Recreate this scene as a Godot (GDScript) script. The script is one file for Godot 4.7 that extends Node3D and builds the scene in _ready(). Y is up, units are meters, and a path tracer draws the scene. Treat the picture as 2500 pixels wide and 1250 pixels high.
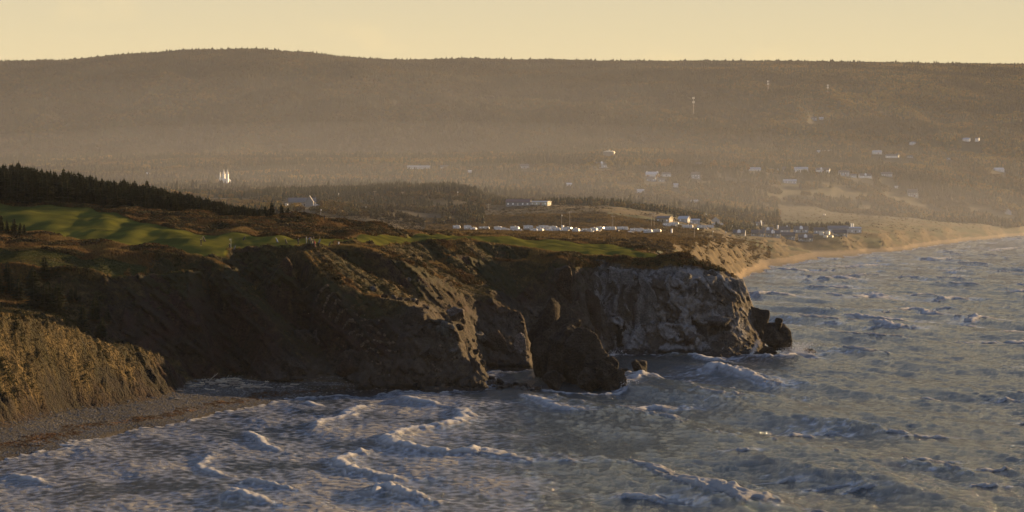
extends Node3D
# A rugged bay at low evening sun: sea cliffs with a golf course on top, links and a village beyond, wooded hills behind.
# x runs to the right, y up, the view looks along -z; "d" below is the distance -z in metres. Sea level is y = 0, the eye stands 46 m above it.
const F := 7090.0      # focal length in the survey's units (2500 across)
const EYE := 46.0
var rng := RandomNumberGenerator.new()
var used := {}
var mats := {}
var noises := {}


func P(px: float, py: float, d: float) -> Vector3:
	return Vector3((px - 1250.0) / F * d, EYE - (py - 490.0) / F * d, -d)


func col_of(x: float, d: float) -> float:
	return 1250.0 + x / d * F


func noise(key: String, type: int, freq: float, oct: int, seed_: int = 1) -> FastNoiseLite:
	if not noises.has(key):
		var n := FastNoiseLite.new()
		n.noise_type = type
		n.frequency = freq
		n.seed = seed_
		n.fractal_type = FastNoiseLite.FRACTAL_FBM if oct > 1 else FastNoiseLite.FRACTAL_NONE
		n.fractal_octaves = oct
		noises[key] = n
	return noises[key]


func numbered(called: String) -> String:
	if not used.has(called):
		used[called] = 0
		return called
	used[called] += 1
	return "%s_%03d" % [called, used[called]]


func tag(o: Node, label: String, category: String, group := "") -> Node:
	o.set_meta("label", label)
	o.set_meta("category", category)
	if group:
		o.set_meta("group", group)
	return o


func thing(called: String, label: String, category: String, at := Vector3.ZERO, turn := 0.0, group := "") -> Node3D:
	var o := Node3D.new()
	o.name = numbered(called)
	add_child(o)
	o.position = at
	o.rotation.y = turn
	tag(o, label, category, group)
	return o


func part(called: String, m: Mesh, mat: Material, parent: Node, at := Vector3.ZERO) -> MeshInstance3D:
	var o := MeshInstance3D.new()
	o.name = called
	o.mesh = m
	if mat:
		o.material_override = mat
	o.position = at
	parent.add_child(o, true)
	return o


func struct(called: String, m: Mesh, mat: Material) -> MeshInstance3D:
	var o := MeshInstance3D.new()
	o.name = numbered(called)
	o.mesh = m
	o.material_override = mat
	add_child(o)
	o.set_meta("kind", "structure")
	return o


func dup(o: Node3D, at: Vector3, turn: float, label: String, size := 1.0) -> Node3D:
	var c: Node3D = o.duplicate()
	var base := String(o.get_meta("base", String(o.name)))
	c.name = numbered(base)
	add_child(c)
	c.position = at
	c.rotation = Vector3(0, turn, 0)
	c.scale = Vector3.ONE * size
	if label:
		c.set_meta("label", label)
	return c


func scatter(called: String, m: Mesh, mat: Material, where: Array, tints: Array) -> MultiMeshInstance3D:
	var mm := MultiMesh.new()
	mm.transform_format = MultiMesh.TRANSFORM_3D
	mm.use_colors = true
	mm.mesh = m
	mm.instance_count = where.size()
	for i in where.size():
		mm.set_instance_transform(i, where[i])
		mm.set_instance_color(i, tints[i])
	var o := MultiMeshInstance3D.new()
	o.name = numbered(called)
	o.multimesh = mm
	o.material_override = mat
	add_child(o)
	o.set_meta("kind", "stuff")
	return o


func lin(r: float, g: float, b: float) -> Color:
	return Color(r, g, b).linear_to_srgb()


func noise_image(freq: float, oct: int, seed_: int, lo: float, hi: float, side := 512, type := FastNoiseLite.TYPE_SIMPLEX_SMOOTH, ridged := false) -> ImageTexture:
	var n := FastNoiseLite.new()
	n.noise_type = type
	n.frequency = freq
	n.seed = seed_
	n.fractal_octaves = oct
	n.fractal_type = FastNoiseLite.FRACTAL_RIDGED if ridged else FastNoiseLite.FRACTAL_FBM
	n.fractal_gain = 0.6
	var im := n.get_seamless_image(side, side, false, false, 0.15, true)
	im.convert(Image.FORMAT_L8)
	var data := im.get_data()
	for i in data.size():
		data[i] = int(clampf(lo + (hi - lo) * data[i] / 255.0, 0.0, 1.0) * 255.0)
	return ImageTexture.create_from_image(Image.create_from_data(side, side, false, Image.FORMAT_L8, data))


func flat(key: String, c: Color, rough := 0.8, metal := 0.0, vertex := false) -> StandardMaterial3D:
	if not mats.has(key):
		var m := StandardMaterial3D.new()
		m.albedo_color = c
		m.roughness = rough
		m.metallic = metal
		m.vertex_color_use_as_albedo = vertex
		mats[key] = m
	return mats[key]


func rough_mat(key: String, tex: Texture2D, scale: float, relief_tex: Texture2D, relief: float, rough := 0.95) -> StandardMaterial3D:
	if not mats.has(key):
		var m := StandardMaterial3D.new()
		m.vertex_color_use_as_albedo = true
		m.albedo_texture = tex
		m.uv1_triplanar = true
		m.uv1_world_triplanar = true
		m.uv1_scale = Vector3.ONE * scale
		m.roughness = rough
		m.metallic_specular = 0.25
		if relief > 0.0:
			m.heightmap_enabled = true
			m.heightmap_texture = relief_tex
			m.heightmap_scale = relief
		mats[key] = m
	return mats[key]


# ---- shapes -------------------------------------------------------------
class Shape:
	var v := PackedVector3Array()
	var n := PackedVector3Array()
	var c := PackedColorArray()
	var ix := PackedInt32Array()

	func quad(a: Vector3, b: Vector3, cc: Vector3, d: Vector3, col := Color.WHITE) -> void:
		var nn := (cc - a).cross(b - a)
		if nn.length_squared() < 1e-14:
			nn = (d - a).cross(cc - a)
		nn = nn.normalized()
		var s := v.size()
		for p in [a, b, cc, d]:
			v.append(p)
			n.append(nn)
			c.append(col)
		for k in [0, 1, 2, 0, 2, 3]:
			ix.append(s + k)

	func tri(a: Vector3, b: Vector3, cc: Vector3, col := Color.WHITE) -> void:
		var nn := (cc - a).cross(b - a).normalized()
		var s := v.size()
		for p in [a, b, cc]:
			v.append(p)
			n.append(nn)
			c.append(col)
		for k in 3:
			ix.append(s + k)

	func box(lo: Vector3, hi: Vector3, col := Color.WHITE) -> void:
		var p := []
		for k in 8:
			p.append(Vector3(hi.x if k & 1 else lo.x, hi.y if k & 2 else lo.y, hi.z if k & 4 else lo.z))
		quad(p[4], p[6], p[7], p[5], col)
		quad(p[1], p[3], p[2], p[0], col)
		quad(p[0], p[2], p[6], p[4], col)
		quad(p[5], p[7], p[3], p[1], col)
		quad(p[2], p[3], p[7], p[6], col)
		quad(p[0], p[4], p[5], p[1], col)

	# a rod from a to b with radii ra and rb
	func rod(a: Vector3, b: Vector3, ra: float, rb: float, sides := 6, col := Color.WHITE, caps := true) -> void:
		var ax := (b - a).normalized()
		var u := ax.cross(Vector3.UP if absf(ax.y) < 0.9 else Vector3.RIGHT).normalized()
		var w := ax.cross(u)
		var s := v.size()
		for k in sides:
			var t := TAU * k / sides
			var o := u * cos(t) + w * sin(t)
			v.append(a + o * ra)
			v.append(b + o * rb)
			n.append(o)
			n.append(o)
			c.append(col)
			c.append(col)
		for k in sides:
			var i := s + 2 * k
			var j := s + 2 * ((k + 1) % sides)
			for q in [i, j + 1, j, i, i + 1, j + 1]:
				ix.append(q)
		if caps:
			for k in range(1, sides - 1):
				tri(v[s + 1], v[s + 3 + 2 * k], v[s + 1 + 2 * k], col)
				tri(v[s], v[s + 2 * k], v[s + 2 + 2 * k], col)

	func mesh() -> ArrayMesh:
		var a := []
		a.resize(Mesh.ARRAY_MAX)
		a[Mesh.ARRAY_VERTEX] = v
		a[Mesh.ARRAY_NORMAL] = n
		a[Mesh.ARRAY_COLOR] = c
		a[Mesh.ARRAY_INDEX] = ix
		var m := ArrayMesh.new()
		m.add_surface_from_arrays(Mesh.PRIMITIVE_TRIANGLES, a)
		return m


func grid_mesh(v: PackedVector3Array, c: PackedColorArray, cols: int, keep: PackedByteArray, split := PackedByteArray(), want := true) -> ArrayMesh:
	var rows := v.size() / cols
	var n := PackedVector3Array()
	n.resize(v.size())
	for j in rows:
		for i in cols:
			var k := j * cols + i
			var l := k - 1 if i > 0 else k
			var r := k + 1 if i < cols - 1 else k
			var b := k - cols if j > 0 else k
			var f := k + cols if j < rows - 1 else k
			var q := (v[r] - v[l]).cross(v[f] - v[b])
			if q.y < 0.0:
				q = -q
			n[k] = q.normalized()
	var ix := PackedInt32Array()
	for j in rows - 1:
		for i in cols - 1:
			var k := j * cols + i
			if split.size() and (split[k] == 1) != want:
				continue
			if keep[k] or keep[k + 1] or keep[k + cols] or keep[k + cols + 1]:
				ix.append(k)
				ix.append(k + cols)
				ix.append(k + cols + 1)
				ix.append(k)
				ix.append(k + cols + 1)
				ix.append(k + 1)
	var a := []
	a.resize(Mesh.ARRAY_MAX)
	a[Mesh.ARRAY_VERTEX] = v
	a[Mesh.ARRAY_NORMAL] = n
	a[Mesh.ARRAY_COLOR] = c
	a[Mesh.ARRAY_INDEX] = ix
	var m := ArrayMesh.new()
	m.add_surface_from_arrays(Mesh.PRIMITIVE_TRIANGLES, a)
	return m


# ---- the near land: beach, bluffs, cliffs and the golf plateau ------------
# Surveyed lines (px, py, d) are joined by triangles and laid on a grid in metres.
var ax := PackedFloat32Array()   # grid lines in x
var ad := PackedFloat32Array()   # grid lines in d
var hh := PackedFloat32Array()   # heights
var survey := PackedVector3Array()   # x, height, d


func line3(a: Array, step := 3.0) -> void:
	var n := a.size() / 3
	var pts := []
	for i in n:
		var p := P(a[3 * i], a[3 * i + 1], a[3 * i + 2])
		pts.append(Vector3(p.x, p.y, -p.z))
	spread(pts, step)


func line_h(a: Array, step := 4.0) -> void:   # px, height, d
	var pts := []
	for i in a.size() / 3:
		pts.append(Vector3((a[3 * i] - 1250.0) / F * a[3 * i + 2], a[3 * i + 1], a[3 * i + 2]))
	spread(pts, step)


func water_line(a: Array, closer := 0.0, h := 0.0) -> void:   # px, py at the sea's edge
	var pts := []
	for i in a.size() / 2:
		var d: float = F * EYE / (a[2 * i + 1] - 490.0)
		pts.append(Vector3((a[2 * i] - 1250.0) / F * d, h, d - closer))
	spread(pts, 3.0)


func spread(pts: Array, step: float) -> void:
	for i in pts.size() - 1:
		var a: Vector3 = pts[maxi(i - 1, 0)]
		var b: Vector3 = pts[i]
		var c: Vector3 = pts[i + 1]
		var e: Vector3 = pts[mini(i + 2, pts.size() - 1)]
		var k := maxi(1, int(b.distance_to(c) / step))
		for j in k:
			var t := float(j) / k
			var q := b.cubic_interpolate(c, a, e, t)
			survey.append(q.lerp(b.lerp(c, t), 0.5))
	survey.append(pts[-1])


func axis(list: Array) -> PackedFloat32Array:   # from, step, to, step, to ...
	var out := PackedFloat32Array()
	var at: float = list[0]
	for i in range(1, list.size(), 2):
		while at < list[i + 1] - 0.001:
			out.append(at)
			at += list[i]
		at = list[i + 1]
	out.append(at)
	return out


func at_axis(a: PackedFloat32Array, x: float) -> Vector2:   # index and share
	var i := clampi(a.bsearch(x, false) - 1, 0, a.size() - 2)
	return Vector2(i, clampf((x - a[i]) / (a[i + 1] - a[i]), 0.0, 1.0))


func ground(x: float, d: float) -> float:
	if d < 1290.0 and x > ax[0] and x < ax[ax.size() - 1]:
		var u := at_axis(ax, x)
		var w := at_axis(ad, d)
		var k := int(w.x) * ax.size() + int(u.x)
		var n := ax.size()
		return lerpf(lerpf(hh[k], hh[k + 1], u.y), lerpf(hh[k + n], hh[k + n + 1], u.y), w.y)
	return far_ground(col_of(x, d), d)


func inside(poly: PackedVector2Array, x: float, d: float) -> bool:
	return Geometry2D.is_point_in_polygon(Vector2(x, d), poly)


func outline(a: Array) -> PackedVector2Array:
	var out := PackedVector2Array()
	for i in a.size() / 3:
		var p := P(a[3 * i], a[3 * i + 1], a[3 * i + 2])
		out.append(Vector2(p.x, -p.z))
	return out


var fairway: PackedVector2Array
var lawn: PackedVector2Array
var heath: PackedVector2Array
var bluff_zone: PackedVector2Array


func survey_near() -> void:
	# sea's edge, sea floor
	var edge := [-420, 1235, -300, 1205, -100, 1150, 0, 1122, 60, 1108, 161, 1100, 240, 1072, 311, 1048, 400, 1040, 475, 1027, 513, 1010, 570, 1003, 634, 990, 706, 977, 762, 970, 850, 960, 930, 958, 1010, 956, 1100, 954, 1170, 951]
	water_line(edge)
	water_line(edge, 10.0, -1.6)
	water_line(edge, 26.0, -3.5)
	water_line([1186, 940, 1190, 922, 1186, 908, 1215, 905, 1290, 905])
	water_line([1290, 905, 1330, 890, 1400, 878, 1445, 870, 1498, 866, 1630, 864, 1789, 865, 1841, 868, 1872, 866])
	water_line([1250, 935, 1330, 905, 1410, 888, 1498, 873, 1630, 871, 1789, 872, 1850, 875, 1895, 871], 0.0, -3.5)
	line_h([1878, 0, 880, 1870, 0, 900, 1840, 0, 940, 1790, 0, 1050, 1750, 0, 1150, 1712, 0, 1310], 6.0)
	line_h([1915, -4, 880, 1905, -4, 905, 1870, -4, 950, 1830, -4, 1050, 1790, -4, 1150, 1745, -4, 1310], 8.0)
	line_h([-500, -6, 440, 200, -6, 520, 700, -6, 600, 1150, -6, 650, 1300, -6, 690, 1500, -6, 790, 1900, -6, 820, 2000, -6, 880, 1960, -6, 1000, 1900, -6, 1310], 14.0)
	line_h([-700, -6, 380, 2600, -7, 380, 2600, -7, 1320], 60.0)
	# beach crest and the foot of the near bluff
	line_h([-420, 3, 520, -250, 3, 530, 0, 3, 554, 80, 3.1, 575, 170, 3, 598, 300, 3, 616, 400, 3.2, 637, 445, 3.2, 665, 480, 3.4, 692, 560, 3.2, 704, 640, 2.6, 697, 720, 2.2, 690, 800, 2, 692, 880, 1.8, 696, 980, 1.6, 699, 1100, 1.5, 701, 1170, 1.2, 703])
	line_h([-300, 1.6, 512, 0, 1.6, 538, 170, 1.6, 580, 320, 1.7, 600, 480, 1.7, 640, 600, 1.6, 668, 700, 1.2, 680])
	# near bluff: crest and the spurs of its face
	line3([-420, 690, 545, -250, 715, 558, -100, 745, 572, 0, 763, 585, 90, 775, 598, 179, 797, 612, 256, 833, 628, 341, 843, 646, 359, 856, 652, 400, 864, 663, 416, 885, 672, 428, 915, 680])
	line_h([-420, 13, 600, -200, 13, 606, 0, 13.5, 616, 120, 11.5, 628, 200, 9.5, 640, 280, 7, 655, 350, 5.5, 668, 420, 4.4, 682])
	# dark slope of the ravine, up to the lawn
	line3([-420, 640, 690, -200, 642, 692, 0, 648, 694, 120, 660, 693, 250, 668, 696, 370, 668, 706, 470, 658, 712, 527, 650, 719])
	line3([-420, 720, 670, -100, 715, 676, 100, 725, 682, 220, 740, 686, 300, 752, 690])
	line3([-420, 800, 640, 0, 760, 652, 120, 775, 664, 220, 800, 673, 320, 840, 684, 400, 872, 690])
	line3([250, 672, 704, 330, 690, 707, 369, 702, 706, 410, 712, 704, 435, 720, 702, 460, 729, 700, 471, 738, 699, 484, 768, 698, 500, 810, 697, 520, 862, 696, 540, 925, 695])
	line3([440, 745, 699, 425, 790, 697, 432, 850, 694, 450, 905, 689])
	line3([435, 700, 714, 485, 725, 718, 520, 780, 714, 560, 850, 710, 600, 912, 705])
	# spur under the lit lawn tip
	line3([527, 652, 718, 568, 697, 714, 600, 725, 711, 630, 753, 709, 665, 790, 706, 700, 832, 702, 730, 890, 697, 745, 930, 694])
	line3([600, 690, 726, 655, 742, 719, 700, 790, 712])
	# red amphitheatre
	line3([527, 650, 720, 580, 640, 734, 628, 633, 742, 683, 638, 735, 700, 622, 724])
	line3([560, 668, 730, 620, 672, 744, 680, 676, 737])
	line3([620, 720, 734, 690, 745, 730, 760, 830, 717, 830, 905, 706, 850, 935, 700])
	# the long lit spur
	line3([695, 622, 723, 745, 652, 721, 774, 672, 720, 820, 693, 719, 892, 721, 718, 948, 744, 715, 993, 738, 716, 1030, 758, 714, 1055, 790, 711, 1085, 800, 711, 1113, 788, 713, 1122, 832, 709, 1136, 868, 706, 1155, 898, 704, 1176, 924, 703])
	line3([770, 692, 717, 808, 722, 714, 860, 790, 709, 900, 850, 704, 930, 915, 700])
	line3([960, 770, 711, 985, 830, 705, 1010, 890, 701, 1030, 930, 700])
	# gully behind it
	line3([770, 640, 748, 850, 665, 755, 930, 695, 757, 1010, 725, 754, 1090, 762, 752, 1150, 810, 760, 1170, 870, 770, 1188, 895, 784])
	line3([700, 621, 725, 760, 606, 738, 800, 608, 750, 830, 612, 755])
	# second lit spur and the broken wall that runs on from it
	line3([830, 613, 756, 856, 614, 757, 880, 611, 758, 911, 617, 760, 952, 628, 762, 1000, 643, 766, 1035, 650, 772, 1060, 668, 778, 1088, 680, 784, 1113, 699, 790, 1123, 717, 794, 1165, 722, 800, 1211, 725, 803, 1240, 745, 802, 1275, 755, 800])
	line3([1130, 780, 779, 1195, 800, 795, 1245, 800, 797])
	line3([1180, 845, 788, 1240, 850, 792, 1290, 850, 792, 1290, 898, 788])
	# inlet behind
	line3([870, 596, 788, 930, 600, 815, 980, 590, 848, 1040, 588, 860])
	line3([930, 618, 792, 1000, 632, 826, 1080, 640, 850, 1150, 660, 856])
	line3([1000, 655, 793, 1090, 690, 814, 1180, 720, 828, 1250, 760, 832])
	# the high wall under the far fairway
	line3([1040, 589, 858, 1100, 588, 868, 1180, 591, 878, 1250, 602, 882, 1300, 611, 884, 1380, 622, 884, 1440, 627, 886, 1500, 628, 887, 1560, 632, 888, 1595, 634, 888])
	line3([1100, 620, 852, 1200, 632, 868, 1250, 645, 874, 1310, 650, 872])
	line3([1200, 700, 838, 1260, 730, 852, 1300, 790, 850, 1320, 860, 848])
	line3([1340, 648, 868, 1370, 640, 867, 1400, 650, 866, 1415, 690, 864, 1432, 760, 863, 1450, 830, 861, 1470, 864, 864])
	# headland: brow and face
	line3([1595, 634, 888, 1630, 618, 892, 1674, 613, 893, 1702, 627, 893, 1731, 643, 892, 1774, 663, 892, 1800, 672, 891, 1817, 680, 890, 1826, 701, 889, 1828, 727, 888, 1832, 760, 886, 1845, 810, 884, 1868, 862, 880])
	line3([1470, 655, 880, 1510, 650, 880, 1580, 655, 880, 1640, 645, 881, 1700, 648, 883, 1760, 668, 884, 1800, 690, 884])
	line3([1490, 700, 875, 1540, 690, 873, 1600, 690, 873, 1660, 690, 873, 1740, 700, 876, 1800, 720, 880])
	line3([1480, 780, 872, 1550, 770, 869, 1620, 770, 869, 1700, 770, 870, 1780, 770, 874, 1810, 790, 876])
	line3([1500, 840, 868, 1560, 830, 866, 1620, 825, 867, 1700, 825, 868, 1780, 830, 870, 1820, 845, 873])
	# seaward side of the headland and the coast behind it
	line_h([1640, 29.5, 905, 1690, 28, 905, 1760, 23, 903, 1830, 17, 900])
	line_h([1600, 29, 940, 1680, 24, 940, 1760, 13, 940, 1800, 5, 940])
	line_h([1560, 28.5, 1040, 1650, 22, 1050, 1740, 8, 1055])
	line_h([1520, 28, 1180, 1620, 24, 1180, 1700, 8, 1180])
	line_h([1100, 29.8, 1310, 1300, 29.5, 1310, 1500, 27.5, 1310, 1600, 24, 1310, 1650, 20, 1310, 1690, 8, 1310], 8.0)
	# the golf plateau
	line3([-420, 585, 740, -200, 592, 742, 0, 602, 745, 120, 610, 736, 250, 617, 728, 380, 624, 726, 480, 628, 728, 560, 630, 735, 620, 626, 744], 6.0)
	line3([-420, 555, 780, 0, 578, 778, 200, 588, 768, 330, 599, 748, 420, 606, 740, 500, 602, 742, 560, 606, 745, 640, 602, 752, 700, 598, 752, 770, 596, 752, 830, 592, 785], 6.0)
	line3([-420, 530, 830, 0, 553, 820, 200, 556, 815, 400, 566, 802, 520, 575, 786, 640, 578, 780, 760, 582, 775, 900, 583, 800], 8.0)
	line3([-420, 490, 900, -100, 496, 900, 0, 500, 900, 200, 505, 895, 330, 514, 890, 430, 522, 885, 520, 530, 870, 620, 534, 865], 8.0)
	line3([230, 527, 860, 330, 537, 850, 430, 544, 845, 560, 550, 845, 700, 560, 830, 800, 567, 830, 880, 574, 830], 8.0)
	line3([640, 530, 900, 690, 532, 890, 725, 525, 885, 760, 530, 880, 800, 537, 880, 860, 542, 885, 930, 550, 890, 985, 562, 895, 1030, 573, 905], 6.0)
	line3([900, 578, 850, 1000, 577, 900, 1090, 577, 930, 1160, 577, 950], 8.0)
	line3([1060, 572, 990, 1130, 572, 1000, 1200, 579, 1000, 1260, 588, 985, 1300, 597, 950, 1400, 607, 950, 1520, 613, 950, 1600, 620, 905], 8.0)
	line3([1250, 583, 1050, 1350, 589, 1090, 1450, 594, 1110, 1540, 600, 1110, 1600, 612, 1000], 8.0)
	line_h([-420, 47.5, 1000, 0, 47, 1000, 300, 45, 1000, 500, 42, 985, 620, 40, 960, 720, 37.5, 960], 10.0)
	line_h([-420, 48, 1120, 0, 46, 1120, 300, 42, 1120, 600, 36, 1120, 850, 33, 1080, 1000, 32, 1060, 1100, 32, 1100], 14.0)
	line_h([-700, 48, 1320, -420, 47, 1320, 0, 42, 1320, 400, 38, 1320, 700, 33, 1320, 1000, 30.5, 1320, 1300, 29.5, 1320, 1500, 27.5, 1320, 1600, 24, 1320, 1700, 5, 1320], 16.0)
	line_h([-900, 46, 900, -800, 40, 760, -700, 32, 690, -500, 22, 640, -500, 12, 580, -500, 3, 530], 16.0)

	fairway = outline([-80, 560, 810, -80, 505, 900, 230, 515, 890, 300, 535, 862, 450, 560, 812, 600, 570, 790, 660, 578, 782, 830, 575, 805, 1000, 572, 900, 1130, 573, 990, 1250, 583, 1040, 1350, 590, 1075, 1500, 598, 1090, 1560, 610, 965, 1622, 622, 897, 1600, 632, 889, 1500, 628, 889, 1300, 612, 886, 1180, 595, 881, 1000, 588, 853, 930, 588, 812, 880, 588, 795, 830, 590, 778, 790, 600, 752, 755, 612, 728, 690, 620, 726, 600, 620, 730, 540, 614, 730, 470, 606, 730, 400, 604, 742, 330, 600, 747, 200, 588, 770, 110, 575, 788])
	lawn = outline([-300, 640, 695, -300, 605, 742, 0, 604, 742, 120, 612, 730, 250, 620, 720, 450, 628, 716, 620, 630, 735, 560, 640, 724, 500, 655, 714, 300, 665, 698, 100, 662, 694])
	heath = outline([230, 520, 893, 330, 514, 905, 640, 526, 905, 740, 520, 905, 1000, 565, 915, 1060, 573, 945, 900, 577, 830, 700, 570, 800, 470, 560, 825, 330, 545, 850])


func build_near_grid() -> void:
	ax = axis([-250.0, 2.0, -128.0, 0.62, 92.0, 2.0, 130.0])
	ad = axis([470.0, 2.0, 540.0, 0.9, 640.0, 0.6, 790.0, 0.85, 900.0, 2.0, 1000.0, 5.0, 1310.0])
	var n := ax.size()
	hh.resize(n * ad.size())
	hh.fill(-6.0)
	var seen := {}
	var flat2 := PackedVector2Array()
	var keep := PackedVector3Array()
	for p in survey:
		var key := Vector2i(int(p.x * 1.4 + 4000.0), int(p.z * 1.4))
		if not seen.has(key):
			seen[key] = true
			keep.append(p)
			flat2.append(Vector2(p.x + rng.randf() * 0.02, p.z + rng.randf() * 0.02))
	var t := Geometry2D.triangulate_delaunay(flat2)
	for q in range(0, t.size(), 3):
		var a := keep[t[q]]
		var b := keep[t[q + 1]]
		var c := keep[t[q + 2]]
		var det := (b.z - c.z) * (a.x - c.x) + (c.x - b.x) * (a.z - c.z)
		if absf(det) < 1e-6:
			continue
		var i0 := ax.bsearch(minf(a.x, minf(b.x, c.x)))
		var i1 := ax.bsearch(maxf(a.x, maxf(b.x, c.x)), false)
		var j0 := ad.bsearch(minf(a.z, minf(b.z, c.z)))
		var j1 := ad.bsearch(maxf(a.z, maxf(b.z, c.z)), false)
		for j in range(j0, j1):
			for i in range(i0, i1):
				var u := ((b.z - c.z) * (ax[i] - c.x) + (c.x - b.x) * (ad[j] - c.z)) / det
				var w := ((c.z - a.z) * (ax[i] - c.x) + (a.x - c.x) * (ad[j] - c.z)) / det
				if u > -1e-4 and w > -1e-4 and u + w < 1.0001:
					hh[j * n + i] = a.y * u + b.y * w + c.y * (1.0 - u - w)
	for pass_ in 2:
		var old := hh.duplicate()
		for j in range(1, ad.size() - 1):
			for i in range(1, n - 1):
				var k := j * n + i
				hh[k] = 0.4 * old[k] + 0.15 * (old[k - 1] + old[k + 1] + old[k - n] + old[k + n])


var land_v := PackedVector3Array()
var steep := PackedFloat32Array()


func rock_share(x: float, d: float, h: float) -> float:
	# how much bare rock the cliffs show here
	var p := col_of(x, d)
	var s := smoothstep(1290.0, 1440.0, p) * smoothstep(32.0, 27.0, h) * smoothstep(835.0, 850.0, d)
	s = maxf(s, smoothstep(930.0, 1010.0, p) * smoothstep(24.0, 19.0, h + 3.0 * noise("zone", 0, 0.06, 2, 5).get_noise_2d(x, d)) * smoothstep(760.0, 740.0, d))
	s = maxf(s, smoothstep(1100.0, 1180.0, p) * smoothstep(18.0, 13.0, h) * smoothstep(730.0, 745.0, d))
	s = maxf(s, smoothstep(600.0, 700.0, p) * smoothstep(10.0, 5.0, h) * smoothstep(640.0, 680.0, d) * 0.8)
	return s


func p_of(x: float, d: float) -> float:
	return 1250.0 + x / d * F


func shape_near() -> void:
	var n := ax.size()
	var base := hh.duplicate()
	var roll := noise("roll", FastNoiseLite.TYPE_SIMPLEX_SMOOTH, 1.0, 2, 11)
	var gully := noise("gully", FastNoiseLite.TYPE_SIMPLEX_SMOOTH, 1.0, 4, 12)
	var lump := noise("lump", FastNoiseLite.TYPE_SIMPLEX_SMOOTH, 0.16, 4, 13)
	var cell := FastNoiseLite.new()
	cell.noise_type = FastNoiseLite.TYPE_CELLULAR
	cell.frequency = 0.16
	cell.cellular_return_type = FastNoiseLite.RETURN_DISTANCE2_SUB
	cell.fractal_type = FastNoiseLite.FRACTAL_NONE
	steep.resize(hh.size())
	for j in ad.size():
		for i in n:
			var k := j * n + i
			var l := maxi(i - 1, 0)
			var r := mini(i + 1, n - 1)
			var b := maxi(j - 1, 0)
			var f := mini(j + 1, ad.size() - 1)
			var gx := (base[j * n + r] - base[j * n + l]) / (ax[r] - ax[l])
			var gd := (base[f * n + i] - base[b * n + i]) / (ad[f] - ad[b])
			var s := sqrt(gx * gx + gd * gd)
			var h := base[k]
			var x := ax[i]
			var d := ad[j]
			steep[k] = s
			if h < -2.0:
				continue
			var slope := smoothstep(0.3, 0.6, s)
			var up := 0.0
			if h > 24.0:
				up += (1.0 - slope) * (1.35 * roll.get_noise_2d(x * 0.045, d * 0.013) + 0.5 * roll.get_noise_2d(x * 0.11 + 7.0, d * 0.028))
			if h < 5.0 and d < 706.0 and p_of(x, d) < 900.0:
				slope *= smoothstep(2.8, 5.0, h)
			if slope > 0.0:
				var rk := rock_share(x, d, h)
				# rills run down the fall line
				var dx := -gx / maxf(s, 0.05)
				var dd := -gd / maxf(s, 0.05)
				var bluff := d < 668.0 and p_of(x, d) < 435.0
				if bluff:
					dx = 0.95
					dd = -0.31
				var fr := 0.13 if bluff else 0.075
				var rill := 0.0
				var fine_rill := 0.0
				for q in 7:
					var t := (q - 3.0) * 3.0
					var wx := x + dx * t
					var wd := d + dd * t
					rill += 1.0 - absf(gully.get_noise_2d(wx * fr, wd * fr)) * 2.6
					fine_rill += 1.0 - absf(gully.get_noise_2d(wx * fr * 2.9 + 30.0, wd * fr * 2.9)) * 2.6
				rill /= 7.0
				fine_rill /= 7.0
				up += slope * (1.0 - rk) * ((4.0 if bluff else 2.6) * (rill - 0.5) + (2.2 if bluff else 0.8) * (fine_rill - 0.5) + 0.6 * lump.get_noise_3d(x, h, d))
				if rk > 0.0:
					var q := lump.get_noise_3d(x * 0.6, h * 0.6, d * 0.6) * 4.0
					up += slope * rk * 0.7 * (1.5 * cell.get_noise_3d(x + q, h * 0.8 + q, d) + 1.1 * cell.get_noise_3d(x * 2.6 + q, h * 1.6, d * 2.6) + 1.2 + 1.3 * lump.get_noise_3d(x, h * 1.4, d) + 0.5 * sin(h * 2.2 + q * 2.5 + x * 0.5))
			elif h < 6.0 and h > 0.0:
				up += 0.18 * lump.get_noise_2d(x * 1.3, d * 1.3) * smoothstep(0.0, 1.0, h)
			hh[k] = h + up


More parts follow.
